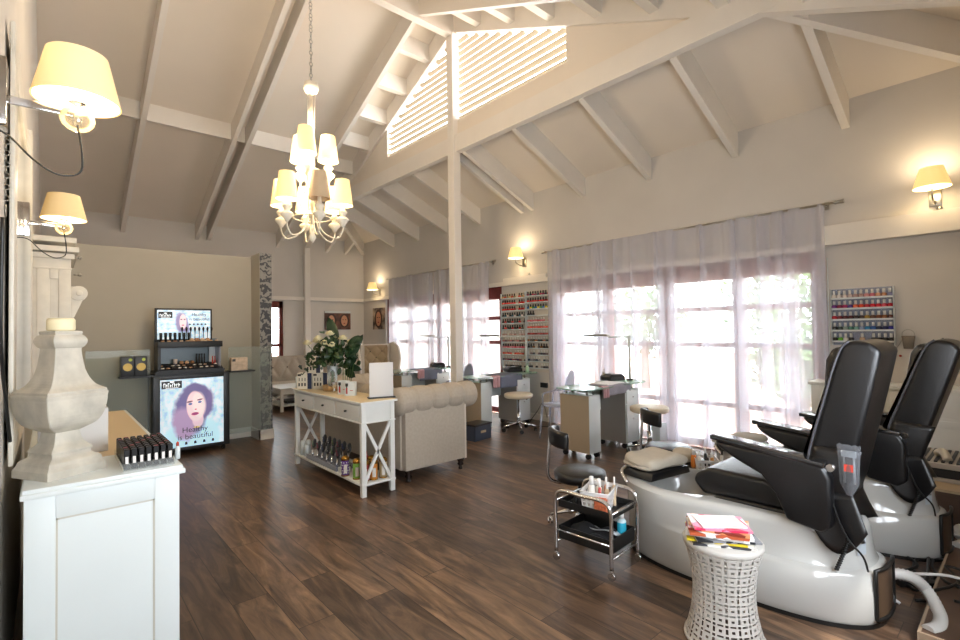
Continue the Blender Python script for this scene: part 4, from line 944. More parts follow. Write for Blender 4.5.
def draped(x, y, z, w, d1, d2, label, m, name='towel', rz=0, seed=0, wav=.008, grp=None):
    """cloth lying on a top (depth d1) and hanging d2 over its near (-y) edge"""
    rnd = random.Random(seed); ph = rnd.uniform(0, 6)
    def fn(u, v):
        s = v*(d1+d2); a = (u-.5)*w
        if s < d1: return Vector((a, d1-s, .006+.003*sin(9*u+ph)*sin(7*v)))
        q = s-d1; k = min(1, q/.03); return Vector((a*(1+.04*sin(8*u)), -.012*k-wav*sin(u*14+ph)*min(1, q/.08), .006-(q-.008*k)))
    o = MB().grid(fn, 20, 18).build(name, m, loc=(x, y, z), solid=.008); o.rotation_euler = (0, 0, rz); tag(o, label, 'towel', grp); return o
def round_stool(x, y, h, r, label, rz=0, m=None, group='round beige stools'):
    t = thing('round_stool', label, 'stool', (x, y, 0), rz, group); m = m or mat('cream vinyl', 'D3C6AE', .4)
    MB().lathe([(r*.9, h-.07), (r, h-.055), (r*1.02, h-.03), (r, h-.01), (r*.9, h), (.001, h+.006)], n=32).build('seat', m, t)
    MB().lathe([(.05, h-.085), (r*.6, h-.08), (r*.6, h-.07)], n=20).build('seat_plate', CHROME, t)
    MB().tube([(0, 0, .1), (0, 0, .28), (0, 0, .28), (0, 0, h-.08)], [.028, .028, .016, .016], 14).build('gas_column', CHROME, t)
    MB().tube([(0, 0, h-.1), (.14, -.03, h-.1)], .006, 6).ball((.15, -.03, h-.1), .015, n=8).build('lever', BLACK, t)
    for k in range(5):
        a = k*2*pi/5+.3; c, s = cos(a), sin(a)
        MB().tube([(0, 0, .12), (.13*c, .13*s, .1), (.25*c, .25*s, .075)], [.02, .015, .011], 8).build('base_arm', CHROME, t); q = caster(t, 0, 0, .026, 'caster', RUB); q.location = (.25*c, .25*s, 0); q.rotation_euler = (0, 0, a)
    return t
def back_stool(x, y, h, r, rz, label):
    t = thing('backrest_stool', label, 'stool', (x, y, 0), rz, 'black stools with curved backrest')
    MB().lathe([(r*.92, h-.075), (r, h-.06), (r*1.02, h-.035), (r, h-.012), (r*.88, h), (.001, h+.008)], n=36).build('seat', LEATHER, t)
    MB().lathe([(.05, h-.09), (r*.7, h-.085), (r*.7, h-.075)], n=20).build('seat_plate', BLACK, t)
    MB().tube([(0, 0, .1), (0, 0, .2), (0, 0, .2), (0, 0, h-.08)], [.026, .026, .015, .015], 14).build('gas_column', CHROME, t)
    MB().tube(smooth_path([(0, .05, h-.09), (0, r*.9, h-.09), (0, r+.05, h-.04), (0, r+.045, h+.12), (0, r+.03, h+.27)], 5), .013, 8).build('back_post', CHROME, t)
    def fn(u, v):
        a = (u-.5)*2.1; R_ = r*1.0; pz = (v-.5); return Vector((R_*sin(a), .03+R_*cos(a)*.95, h+.27+pz*.13-.02*abs(u-.5)*2))
    MB().grid(fn, 16, 4).build('backrest', LEATHER, t, solid=.045, sub=1)
    for k in range(5):
        a = k*2*pi/5+.1; c, s = cos(a), sin(a)
        MB().tube([(0, 0, .11), (.12*c, .12*s, .095), (.23*c, .23*s, .07)], [.02, .014, .01], 8).build('base_arm', CHROME, t); q = caster(t, 0, 0, .024, 'caster', CHROME); q.location = (.23*c, .23*s, 0); q.rotation_euler = (0, 0, a)
    return t
def ghost_chair(x, y, rz, label):
    t = thing('acrylic_chair', label, 'chair', (x, y, 0), rz, 'clear acrylic chairs at the manicure tables')
    MB().lathe([(.19, .44), (.2, .455), (.19, .465), (.001, .465)], n=24).build('seat', ACRYL, t)
    def fn(u, v):
        a = 2*pi*u; return Vector((.17*cos(a)*(1-.0*v), .2+.05*sin(a)*0, .72+.2*sin(a)))
    m = MB(); m.tube([(.18*cos(a*pi/12), .2+.03*sin(a*pi/12), .72+.21*sin(a*pi/12)) for a in range(25)], .012, 8, caps=False)
    m.prism([(.17*cos(a*pi/12), .2+.03*sin(a*pi/12), .72+.2*sin(a*pi/12)) for a in range(24)], (0, .004, 0)); m.build('backrest', ACRYL, t)
    for sx in (-1, 1):
        MB().tube([(sx*.17, .17, .45), (sx*.2, .26, 0)], [.018, .012], 8).build('leg', ACRYL, t); MB().tube([(sx*.16, -.14, .45), (sx*.18, -.18, 0)], [.018, .012], 8).build('leg', ACRYL, t)
        MB().tube(smooth_path([(sx*.18, .2, .7), (sx*.24, .05, .67), (sx*.23, -.1, .62), (sx*.18, -.12, .46)], 4), .013, 8).build('arm', ACRYL, t)
    return t
DK = [(4.62, 3.37, 0, 'nearest manicure table, taupe and grey panels under a glass top'), (4.74, 5.37, 0, 'middle manicure table in front of the polish racks'), (4.6, 7.3, 0, 'far manicure table behind the post and sofa')]
WHO = ['nearest', 'middle', 'farthest']
for i, (x, y, rz, lb) in enumerate(DK):
    desk(x, y, rz, lb)
    desk_lamp(x+1.2, y+.2, .808, WHO[i]+' white jointed desk lamp, clamped on the %s manicure table' % WHO[i], [0, .12, .1][i], [.32, .6, .4][i])
    uv_lamp(x+1.02, y+.28, .808, 'black nail dryer on the glass top of the %s manicure table' % WHO[i], rad(-20))
    o = draped(x+.62, y+.0, .806, .5, .3, .12 if i == 0 else .2, ['grey towel under a white cloth on the nearest manicure table', 'blue grey towel hanging over the middle manicure table', 'folded dark towel on the farthest manicure table'][i], TOWEL if i else mat('mauve grey towel', '8D8790', .95, bump=.4, bscale=250), seed=i, rz=rad(3))
    tag(MB().lathe([(.028, 0), (.03, .08), (.02, .1), (.008, .11), (.008, .14), (.016, .142), (.016, .15)], n=16).build('pump_bottle', [STEEL, mat('green lotion', 'B9D6B4', .3), WHITE][i], loc=(x+1.0+.1*(i == 1), y+.47-.38*(i == 1), .808)), ['small grey bottle behind the nail dryer on the nearest table', 'pale green pump bottle on the middle manicure table', 'white pump bottle on the farthest manicure table'][i], 'bottle')
draped(5.25, 3.42, .815, .36, .26, .05, 'white cloth laid over the grey towel on the nearest manicure table', mat('white terry cloth', 'E6E4E4', .95), seed=9, name='cloth')
PINK = mat('dusty pink cloth', 'B98F92', .9)
draped(4.93, 3.36, .809, .12, .05, .14, 'small pink cloth hanging from the nearest manicure table', PINK, seed=4, name='cloth'); draped(5.02, 5.33, .809, .14, .05, .18, 'small pink cloth hanging from the middle manicure table', PINK, seed=5, name='cloth'); draped(4.98, 7.26, .809, .14, .05, .16, 'small pink cloth hanging from the far manicure table', PINK, seed=6, name='cloth')
round_stool(5.25, 5.1, .56, .21, 'beige round stool in front of the middle manicure table'); round_stool(5.36, 3.04, .57, .22, 'beige round stool at the nearest manicure table, by the curtain', .5)
back_stool(3.06, 2.33, .42, .195, rad(52), 'black stool with curved backrest nearer the trolley'); back_stool(4.16, 2.18, .45, .195, rad(50), 'black stool with curved backrest behind the folded towels')
ghost_chair(5.3, 4.42, rad(200), 'clear acrylic chair left of the nearest manicure table'); ghost_chair(5.3, 6.6, rad(200), 'clear acrylic chair behind the middle manicure table')
tag(MB().box(0, .18, 0, .18, 0, .28).build('waste_bin', mat('pale bin plastic', 'C9D3D6', .4), loc=(5.75, 3.12, 0), bevel=.01), 'pale bin on the floor between the curtain and the beige stool', 'bin')
t = thing('storage_crate', 'dark blue wooden crate on the floor beside the sofa', 'crate', (4.3, 5.0, 0), rad(8)); m = MB(); m.box(0, .34, 0, .25, 0, .02)
for a in ((0, .34, 0, .015), (0, .34, .235, .25), (0, .015, 0, .25), (.325, .34, 0, .25)): m.box(*a, .02, .22)
m.build('box', mat('slate blue board', '3A4150', .6), t); MB().box(.12, .22, -.01, 0, .1, .13).build('handle', TAN, t); MB().box(-.01, .35, -.01, .26, .2, .22).build('rim', DWOOD, t)
m = MB(); m.tube(smooth_path([(5.95, 5.15, .1), (5.8, 5.1, .35), (5.9, 5.3, .2), (5.75, 5.35, .02), (5.6, 5.2, .01), (5.75, 4.95, .01)], 5), .006, 6); tag(m.build('wall_cable', BLACK), 'black cord hanging to the floor below the polish racks', 'cord')
# wall-side power box
tag(MB().box(0, .03, 0, .14, 0, .08).build('socket', BLACK, loc=(XW-.03, 5.25, .55)), 'black double socket on the wall below the polish racks', 'socket')

# ------------------------------------------------------------------ nail polish racks
CAPW = mat('silver cap', 'DAD6CE', .4); CAPK = mat('black cap', '161618', .35)
POL = {}
def bottle(c, cap):
    t = thing('nail_polish', '', 'nail polish', (0, 0, -9))
    MB().lathe([(.019, 0), (.022, .004), (.022, .038), (.011, .044)], n=10).build('bottle', mat('polish '+c, c, .2, spec=.7), t); MB().lathe([(.011, .044), (.0115, .082), (.008, .084)], n=8).build('cap', cap, t); return t
def put(c, cap, loc, label, group):
    k = (c, cap.name)
    if k not in POL: o = bottle(c, cap); POL[k] = o; o.location = loc; o['label'] = label; o['group'] = group
    else: dup(POL[k], loc, None, label, group)
def rack(y0, y1, zs, label, z0, z1, clearback=False):
    t = thing('polish_rack', label, 'rack', (XW-.06, y0, 0), group='wall racks of nail polish'); m = WHITE
    MB().box(.052, .058, 0, y1-y0, z0, z1).build('back_panel', ACRYL if clearback else mat('cream rack back', 'CFC6B8', .6), t)
    for z in zs:
        MB().box(0, .052, 0, y1-y0, z-.005, z).box(-.003, 0, 0, y1-y0, z-.005, z+.012).build('shelf', m, t)
    for y in (0, y1-y0-.006): MB().box(-.003, .052, y, y+.006, z0, z1).build('side_panel', m, t)
ORD = ['top', 'second', 'third', 'fourth', 'fifth', 'sixth', 'seventh', 'eighth', 'ninth', 'tenth', 'eleventh', 'bottom']
zs = [2.055-.1095*k for k in range(12)]
rack(5.675, 6.27, zs, 'left of the two tall white polish racks between the windows', .8, 2.15); rack(5.08, 5.66, [z+.01 for z in zs], 'right of the two tall white polish racks between the windows', .8, 2.16)
PL = [['C9A06A', 'B8452E', '8A7A5A'], ['C8322A', 'D4463A', 'B8302E'], ['C9302A', 'A92A2E', 'D04A3C'], ['26242A', '2E5A6A', 'D8C9C4'], ['1E1E22', '3A2A2E', 'C4302A'], ['B83028', '3A1A1E', '26242A'], ['C9A79A', 'D8BBB0', 'B8948A'], ['B89A8C', 'C98F8A', '8A6A6A'], ['CF6A7A', 'C8505E', 'D98A94'], ['C85A4A', 'D07A5A', 'B8483E'], ['6A2A3A', '3A2A4A', '8A4A4A'], ['3A3A3E', '6A5A4A', '22222A']]
PR = [['7A2A4A', '2A2A3A', 'B84A5A'], ['C0282A', 'B8342E', '8A2228'], ['D8C02A', '3A8A4A', '2A6AA8'], ['2A2A30', '3A3A44', '22222A'], ['C8707A', 'D88A8A', 'C05A5A'], ['D0402E', 'C8564A', 'D86A5A'], ['8A3A3A', 'B05A5A', 'A04038'], ['1E1E22', 'A06A4A', '3A3A3A'], ['1A1A1E', '8A5A2A', '26262A'], ['4A3A4A', '7A6A6A', '3A3A44'], ['6A6A72', '3A4A5A', '8A8A8A'], ['4A4A52', 'A09A94', '3A3A3E']]
rnd = random.Random(5)
for (y0, y1, P, side, dz) in ((5.675, 6.27, PL, 'left', 0), (5.08, 5.66, PR, 'right', .01)):
    for k, z in enumerate(zs):
        n = 10 if not (side == 'right' and k == 3) else 3
        g = 'nail polish bottles on the %s shelf of the %s tall rack' % (ORD[k], side)
        for j in range(n):
            if rnd.random() < (.03 if k < 9 else .12): continue
            yy = y1-.035-(y1-y0-.07)*j/9; black = k in (0, 1, 2, 3, 4, 5) and (side == 'left' or k < 4) or k in (8,)
            put(P[k][(j*7+k) % 3], CAPK if black else CAPW, (XW-.035, yy, z+dz+.001), 'small nail polish bottle on the %s shelf of the %s tall rack between the windows' % (ORD[k], side), g)
zr_ = [1.768, 1.663, 1.552, 1.442, 1.332]
rack(.86, 1.365, zr_, 'clear wall rack with five rows of nail polish above the white drawer cabinet', 1.3, 1.87, True)
m = MB(); m.box(XW-.0095, XW-.003, .86, 1.1, 1.8, 1.865)
RR = [['D9CFC6', 'D9CFC6', 'CFC0BC', 'C9B4B0', 'B89A94', 'B0908A', 'C98A8A', 'C8707A', 'D09A7A', 'B07A5A', '8A8AA8'], ['7A3A8A', '8A2A4A', 'A02A5A', '4A2A7A', 'D85A2A', 'D84A2A', 'B8202E', 'C8242E', 'D02A3A', 'D04A5A', 'B01E2A'],
      ['B8202E', '7A1E28', '5A1A22', '4A1A1E', '3A2A2A', '4A3A34', 'A88A4A', '6A4A3A', '7A4A34', '8A5A3A', '5A2A20'], ['1E1E22', '3A4A4A', '8A9A94', '3A6A5A', '6A9A94', '8A9AB8', '2A7AA8', '2A5AA0', '1E2A4A', '1E2A5A', '2A2A7A'],
      ['16161A', '5A9A2A', 'D8D4CC', '1A1A1E', None, 'C9A88A', None, '1A1A1E', '22222A', '16161A', '1A1A1E']]
for k, row in enumerate(RR):
    for j, c in enumerate(row):
        if c: put(c, CAPW, (XW-.035, 1.365-.028-.0447*j, zr_[k]+.001), 'nail polish bottle in the %s row of the clear wall rack at right' % (ORD[k] if k < 4 else 'bottom'), 'nail polish bottles in the %s row of the right wall rack' % (ORD[k] if k < 4 else 'bottom'))

# ------------------------------------------------------------------ right corner
t = thing('drawer_cabinet', 'white drawer cabinet against the wall below the five row polish rack', 'cabinet', (5.7, .3, 0))
MB().box(0, .37, 0, 1.17, .04, .915).build('body', WD, t, bevel=.003); MB().box(-.02, .38, -.02, 1.19, .915, .945).build('top', WD, t, bevel=.004)
for k in range(2):
    d = MB().box(-.012, 0, .04+.57*k, .56+.57*k, .7, .88).build('drawer', WD, t, bevel=.003); MB().tube(arc((-.02, .48+.5*k, .79), .02, 0, 2*pi, 12, (0, 1, 0)), .003, 6, caps=False).build('ring_pull', STEEL, d)
    m = MB(); q0, q1 = .04+.57*k, .56+.57*k; m.box(-.012, 0, q0, q0+.06, .06, .67); m.box(-.012, 0, q1-.06, q1, .06, .67); m.box(-.012, 0, q0, q1, .61, .67); m.box(-.012, 0, q0, q1, .06, .12); d = m.build('door', WD, t, bevel=.002)
t = thing('wall_basket', 'small grey mesh basket hanging from a hook beside the right polish rack', 'basket', (XW-.05, .765, 1.27))
MB().lathe([(.035, 0), (.05, .12), (.048, .12), (.033, .003)], n=16).build('mesh_cup', mat('grey mesh', '7E7468', .8, noise=.3, nscale=120), t)
MB().tube(arc((0, 0, .135), .045, 0, 2*pi, 16, (0, 1, 0), (0, 0, 1)), .003, 6, caps=False).build('hoop', STEEL, t)
t = thing('wire_hook', 'thin wire with red tips on the wall beside the mesh basket', 'hook', (XW-.02, .86, 1.2)); MB().tube(smooth_path([(0, .03, .02), (0, -.02, .1), (0, -.05, .16)], 4), .003, 5).build('wire', STEEL, t)
for p in ((0, .03, .03), (0, -.03, .0)): MB().ball(p, .012, n=8).build('red_tip', RED, t)
WOODB = mat('brown veneer', '5A4436', .5, noise=.3, nscale=5)
t = thing('wooden_platform', 'low brown wooden platform box along the right wall', 'platform', (4.9, -.15, 0)); MB().box(.002, .77, .002, .88, 0, .27).build('box', WOODB, t); MB().box(-.01, .77, -.01, .89, .27, .29).build('top_board', TAN, t)
t = thing('massage_tray', 'pale foot massage tray with dark slotted pad on the wooden platform', 'tray', (5.1, -.1, .291)); MB().box(0, .6, 0, .75, 0, .03).box(0, .6, 0, .75, .1, .14).build('shell', mat('cream plastic', 'B9AFA2', .4), t, bevel=.012); MB().box(.02, .58, .02, .73, .03, .1).build('dark_core', BLACK, t)
m = MB()
for k in range(16): m.box(.04, .56, .06+.042*k, .08+.042*k, .14, .15)
m.build('slotted_pad', mat('slate rubber', '33363C', .5), t)
for k in range(3): MB().tube(smooth_path([(.1+.0*k, .15+.2*k, .15), (.16, .18+.2*k, .2), (.26, .22+.2*k, .17)], 4), [.03]*9, 8).build('foot_pad', mat('ivory pad', 'D6CBB6', .5), t)
# low frame of boards near the lower right corner
t = thing('floor_board', 'low brown wooden board with pale edge at the lower right corner', 'board', (3.06, -.2, 0)); MB().box(.012, 1.5, .0, .58, 0, .05).build('board', WOODB, t); MB().box(0, .012, 0, .592, 0, .055).box(.012, 1.5, .58, .592, 0, .055).build('edge', mat('worn edge strip', '97836E', .6), t)

# ------------------------------------------------------------------ pedicure spa chairs
TUB = mat('glossy white fibreglass', 'BEBEBB', .12, spec=.6, coat=.5)
def se(th, a, b, p=2.6):
    c, s = cos(th), sin(th); return a*math.copysign(abs(c)**(2/p), c), b*math.copysign(abs(s)**(2/p), s)
def spa_chair(loc, label, lean=0):
    t = thing('spa_chair', label, 'pedicure chair', loc, 0, 'pedicure spa chairs with white tubs')
    # tub: lower tier, inset shoulder, upper tier; local centre (0,0), x half .37, y half .71
    N = 72
    def ring(a, b, z, cy=0, p=2.6): return [(lambda q: Vector((q[0], q[1]+cy, z)))(se(2*pi*k/N, a, b, p)) for k in range(N)]
    # silhouette: front (positive y) bellies out at the rim, rear steps in above .27
    rings = []
    for z, dz_ in ((.02, 0), (.05, .012), (.16, .012)): rings.append(ring(.355+dz_, .70+dz_, z))
    def blend(z, ins_rear, ins_front, dzf=0):
        out = []
        for k in range(N):
            x, y = se(2*pi*k/N, .355, .70); f_ = max(0, min(1, (y+.15)/.5)); ins = ins_rear*(1-f_)+ins_front*f_
            q = se(2*pi*k/N, .355-ins, .70-ins); out.append(Vector((q[0], q[1], z+dzf*f_)))
        return out
    rings += [blend(.255, 0, -.014), blend(.268, .012, -.016), blend(.276, .035, -.016), blend(.30, .045, -.017), blend(.36, .055, -.018), blend(.43, .062, -.024), blend(.46, .07, -.022), blend(.475, .085, -.005), blend(.478, .10, .02)]
    vs = [p for r_ in rings for p in r_]; n_ = len(rings)
    m = MB(); m.add(vs, [(i*N+k, i*N+(k+1) % N, (i+1)*N+(k+1) % N, (i+1)*N+k) for i in range(n_-1) for k in range(N)]+[tuple(range(N))[::-1], tuple((n_-1)*N+k for k in range(N))], True)
    body = m.build('tub', TUB, t)
    cut = MB().ball((0, .33, .50), 1, (.285, .33, .36), 40).build('cutter', TUB, t)
    md = body.modifiers.new('bowl', 'BOOLEAN'); md.object = cut; md.operation = 'DIFFERENCE'; md.solver = 'EXACT'
    bpy.context.view_layer.update(); dg = bpy.context.evaluated_depsgraph_get(); me = bpy.data.meshes.new_from_object(body.evaluated_get(dg)); body.modifiers.clear(); body.data = me; bpy.data.objects.remove(cut)
    try: me.set_sharp_from_angle(angle=rad(42))
    except Exception: pass
    m = MB(); m.add(ring(.36, .705, 0)+ring(.36, .705, .022), [(k, (k+1) % N, N+(k+1) % N, N+k) for k in range(N)]); m.build('kick_strip', BLACK, t)
    # service opening at the rear right corner
    def srf(th, z, o): x, y = se(th, .367+o, .712+o); return Vector((x, y, z))
    m = MB(); th0, th1 = rad(250), rad(280); m.grid(lambda u, v: srf(th0+(th1-th0)*u, .05+.24*v, .003), 8, 4); op = m.build('service_opening', mat('tan plywood', '4A3828', .6), t)
    loop = [srf(th0+(th1-th0)*i/6, .05, .006) for i in range(7)]+[srf(th1, .05+.24*i/4, .006) for i in range(1, 5)]+[srf(th1-(th1-th0)*i/6, .29, .006) for i in range(1, 7)]+[srf(th0, .29-.24*i/4, .006) for i in range(1, 5)]
    MB().tube(loop, .01, 6, caps=False).build('rubber_seal', BLACK, op)
    m = MB(); m.grid(lambda u, v: srf(rad(246)+rad(9)*u, .34+.09*v, -.055), 3, 2); m.build('rating_label', mat('grey label', 'B9C2CA', .5), t)
    # chrome grip and jet
    MB().tube(smooth_path([(-.33, .58, .478), (-.3, .64, .53), (-.2, .66, .54), (-.14, .64, .478)], 5), .012, 8).build('grip_rail', CHROME, t)
    # seat
    def P(y, z): return (y-1.2, z)
    def side(pts, x0, x1, name, bev=.03, m_=LEATHER): return MB().prism([(x0, y-1.2, z) for y, z in pts], (x1-x0, 0, 0)).build(name, m_, t, bevel=bev, seg=3)
    side([(1.40, .55), (1.38, .60), (1.30, .645), (1.0, .64), (.78, .60), (.72, .50), (1.34, .48)], -.2, .26, 'seat_cushion', .035)
    side([(1.28, .475), (1.24, .495), (.75, .50), (.72, .44), (1.2, .44)], -.21, .27, 'seat_base', .012)
    # back: frame flank, front cushion, rear panel skirt
    side([(.57, 1.425), (.62, 1.40), (.655, 1.27), (.71, 1.06), (.76, .86), (.80, .60), (.64, .56), (.60, .70), (.545, .95), (.49, 1.20), (.455, 1.37), (.50, 1.415)], -.23, .25, 'backrest', .03)
    side([(.60, 1.39), (.67, 1.385), (.70, 1.32), (.72, 1.05), (.77, .90), (.90, .66), (.78, .62), (.72, .9), (.64, 1.2)], -.16, .24, 'back_cushion', .045)
    for x in (-.235, .255): MB().tube(smooth_path([(x, -.62, 1.42), (x, -.585, 1.38), (x, -.545, 1.26), (x, -.49, 1.05), (x, -.44, .86), (x, -.42, .72)], 4), .006, 6).build('piping', mat('grey leather piping', '4A4A50', .4), t)
    MB().grid(lambda u, v: Vector((-.22+.46*u, -.56-.03*sin(9*u)*v-.05*v, .60-.17*v-.03*sin(pi*u*2)*v)), 14, 6).build('rear_skirt', LEATHER, t, solid=.006)
    MB().grid(lambda u, v: Vector((-.238-.012*sin(pi*u)*sin(pi*v), -.60+.2*u-.06*v, .62+.26*v)), 8, 8).build('side_pocket', LEATHER, t, solid=.006)
    MB().grid(lambda u, v: Vector((-.245-.02*v-.012*sin(u*8)*v, -.42-.2*u-.06*u*v, .66-(.12+.16*sin(pi*u)+.04*u)*v)), 12, 8).build('side_flap', LEATHER, t, solid=.006)
    # arms
    arm = [(1.236, .845), (1.20, .805), (1.13, .765), (.99, .70), (.92, .61), (.87, .49), (.72, .465), (.675, .50), (.675, .74), (.70, .79), (.72, .80)]
    for x0, x1, s in ((-.325, -.235, -1), (.31, .40, 1)):
        a = side([(y-.02, z) for y, z in arm], x0, x1, 'arm', .022)
        MB().prism([(x0-.01, .03, .852), (x1+.02, .03, .852), (x1+.02, -.52, .79), (x0-.01, -.52, .79)][::1], (0, 0, .026)).build('arm_pad', mat('glossy black pad', '1A1A1C', .12, spec=.7, coat=.6), a, bevel=.006)
    MB().tube([(-.3, -.54, .79), (-.2, -.54, .79)], .018, 12).build('hinge_bolt', CHROME, t)
    m = MB()
    for k in range(14): m.ball((-.262, -.60+.004*k, .44-.012*k), .012, (1, 1, .5), 8)
    m.build('spring_cord', BLACK, t)
    MB().tube(smooth_path([(-.27, -.52, .7), (-.275, -.56, .55), (-.27, -.6, .45), (-.26, -.655, .38), (-.22, -.665, .30)], 5), .005, 6).build('remote_cable', BLACK, t)
    return t
spa_chair((3.205, 1.22, 0), 'nearer black pedicure chair on a white tub with a clear bag hung on it')
c2 = spa_chair((4.37, 1.09, 0), 'farther black pedicure chair on a white tub, at the right edge')
for o in c2.children:      # the farther chair is reclined a little more
    if o.name.startswith(('backrest', 'back_cushion', 'piping', 'side_pocket')):
        R_ = Matrix.Rotation(rad(5), 4, 'X'); P_ = Vector((0, -.42, .6)); o.rotation_euler = (rad(5), 0, 0); o.location = P_-R_ @ P_
# clear bag
t = thing('plastic_bag', 'clear plastic bag with red tag hung on the back of the nearer pedicure chair', 'bag', (2.95, .61, .66))
m = MB()
def bagf(u, v, o): w = .048*(1-.25*v) if v < .75 else .048*.81*(1-(v-.75)*3.0); return Vector((o*(.012*sin(pi*u)*sin(pi*v)+.003)-.0, (u-.5)*2*w-.03*v*0, .25-.25*v-.004*sin(20*u)))
m.grid(lambda u, v: bagf(u, v, -1), 8, 12); m.grid(lambda u, v: bagf(u, v, 1), 8, 12); m.build('film', clear('creased film', 'D4D6DC', .10, .1), t)
MB().box(-.014, -.010, -.018, .018, .12, .155).build('red_tag', mat('red tag', 'D8432E', .5), t)
m = MB(); m.tube([(-.0, -.02, .06), (-.0, -.02, .2)], .005, 6).tube([(-.0, .02, .06), (-.0, .02, .2)], .005, 6).box(-.006, .006, -.03, .03, .19, .22); m.build('tool', WHITE, t)
# towels and cushions on the tub fronts
BEI = mat('beige towel', 'BDB3A2', .95, noise=.06, nscale=20, bump=.5, bscale=200); GRT = mat('pale grey towel', 'C2C0B8', .95, bump=.4, bscale=200)
def folded(x, y, z, w, d, h, rz, label, m, seed):
    rnd = random.Random(seed); ph = [rnd.uniform(0, 6) for _ in range(4)]
    def fn(u, v):
        a = 2*pi*v; ex = (u-.5)*2; k = (1-abs(ex)**6)**.3 if abs(ex) < 1 else 0
        c, s = cos(a), sin(a); yy = d/2*math.copysign(abs(c)**.6, c)*k; zz = h/2*math.copysign(abs(s)**.75, s)*k
        crs = 1 if s >= 0 else .3
        return Vector((ex*w/2, yy+.01*sin(5*u+ph[0]), h/2+zz+crs*(.008*sin(11*u+ph[1]+4*v)+.006*sin(17*v+ph[2])*k)-(.02*ex*ex)*(s > 0)))
    t = thing('folded_towel', label, 'towel', (x, y, z), rz)
    MB().grid(fn, 24, 28).build('top_fold', m, t, sub=1)
    MB().grid(lambda u, v: (lambda p: Vector((p.x*1.02, p.y*.98+.01, p.z*.55)))(fn(u, v)), 24, 28).build('lower_fold', m, t, sub=1)
    return t
def cushion(x, y, z, w, d, h, rz, label):
    t = thing('foot_cushion', label, 'cushion', (x, y, z), rz); MB().prism([(-w/2, -d/2, 0), (w/2, -d/2, 0), (w/2*.9, -d/2, h), (-w/2*.9, -d/2, h)], (0, d, 0)).build('pad', LEATHER, t, bevel=.015, seg=2); return t
cushion(3.19, 1.77, .482, .42, .26, .055, rad(-10), 'black leather foot cushion on the rim of the nearer tub'); folded(3.19, 1.77, .535, .42, .28, .10, rad(-12), 'beige towel folded on the black cushion at the front of the nearer tub', BEI, 2)
cushion(4.33, 1.62, .482, .42, .26, .055, rad(-5), 'black leather foot cushion on the rim of the farther tub'); folded(4.3, 1.62, .54, .46, .28, .065, rad(-8), 'pale grey towel folded on the farther tub front', GRT, 3)
# low black trolley between the tubs with basket and bundled cloth
t = thing('low_trolley', 'low black trolley between the two tubs carrying brush basket and cloths', 'trolley', (3.72, 1.72, 0)); MB().box(-.13, .13, -.2, .2, .44, .46).box(-.13, .13, -.2, .2, .15, .17).build('tray', BLACK, t)
for a in (-.12, .12):
    for b in (-.19, .19): MB().tube([(a, b, .05), (a, b, .5)], .009, 8).build('leg', CHROME, t); q = caster(t, a, b, .022)
WPL = mat('white plastic', 'E4E2E0', .4)
def basket(x, y, z, w, d, h, rz, label, m=None):
    t = thing('plastic_basket', label, 'basket', (x, y, z), rz); mb = MB(); k = .86
    for i in range(4):
        c = [(-w/2, -d/2), (w/2, -d/2), (w/2, d/2), (-w/2, d/2)]; a, b = Vector((*c[i], 0)), Vector((*c[(i+1) % 4], 0)); n = int((b-a).length/.028)
        for z0, z1 in ((0, .25*h), (.42*h, .5*h), (.78*h, h)):
            f0, f1 = k+(1-k)*z0/h, k+(1-k)*z1/h; mb.add([a*f0+Vector((0, 0, z0)), b*f0+Vector((0, 0, z0)), b*f1+Vector((0, 0, z1)), a*f1+Vector((0, 0, z1))], [(0, 1, 2, 3)])
        for j in range(n+1):
            p = a+(b-a)*j/n; q = p+(b-a).normalized()*.011
            if j < n: mb.add([p*k, q*k, q+Vector((0, 0, h)), p+Vector((0, 0, h))], [(0, 1, 2, 3)])
    mb.build('lattice', m or WPL, t, solid=.003); mb = MB(); mb.box(-w/2*k, w/2*k, -d/2*k, d/2*k, 0, .004); mb.build('bottom', m or WPL, t)
    MB().tube([(-w/2, -d/2, h), (w/2, -d/2, h), (w/2, d/2, h), (-w/2, d/2, h), (-w/2, -d/2, h)], .004, 6).build('rim', m or WPL, t); return t
basket(3.6, 1.6, .462, .17, .15, .08, rad(35), 'white basket of brushes and bottles behind the seat of the nearer chair')
ITEMS = [('D3CBBE', .13, .014, 'tube'), ('1E1E22', .16, .011, 'bottle'), ('C98A3C', .12, .012, 'brush'), ('E8E4DE', .15, .011, 'file'), ('D07A2A', .13, .018, 'brush'), ('DAD6D0', .12, .01, 'tube'), ('22262E', .1, .015, 'bottle'), ('C8A078', .13, .006, 'stick')]
def item(x, y, z, c, h, r, kind, where, tilt, rnd):
    nm = {'tube': 'cosmetic_tube', 'bottle': 'polish_bottle', 'brush': 'nail_brush', 'file': 'nail_file', 'stick': 'wooden_stick', 'pump': 'lotion_bottle'}[kind]
    t = thing(nm, '', 'tool' if kind in ('brush', 'file', 'stick') else 'bottle', (x, y, z)); MB().lathe([(r*.8, 0), (r, .01), (r, h*.65), (r*.7, h*.72)], n=12).build('body', mat('item '+c, c, .35), t)
    MB().lathe([(r*.6, h*.72), (r*.65, h*.98), (r*.3, h)], n=10).build('cap', WPL if c not in ('E8E4DE',) else BLACK, t); t.rotation_euler = (tilt[0], tilt[1], 0); t['label'] = where; return t
rnd = random.Random(8); cn = {'D3CBBE': 'beige', '1E1E22': 'tall black', 'C98A3C': 'tan', 'E8E4DE': 'tall white', 'D07A2A': 'orange topped', 'DAD6D0': 'pale grey', '22262E': 'short black', 'C8A078': 'thin wooden'}
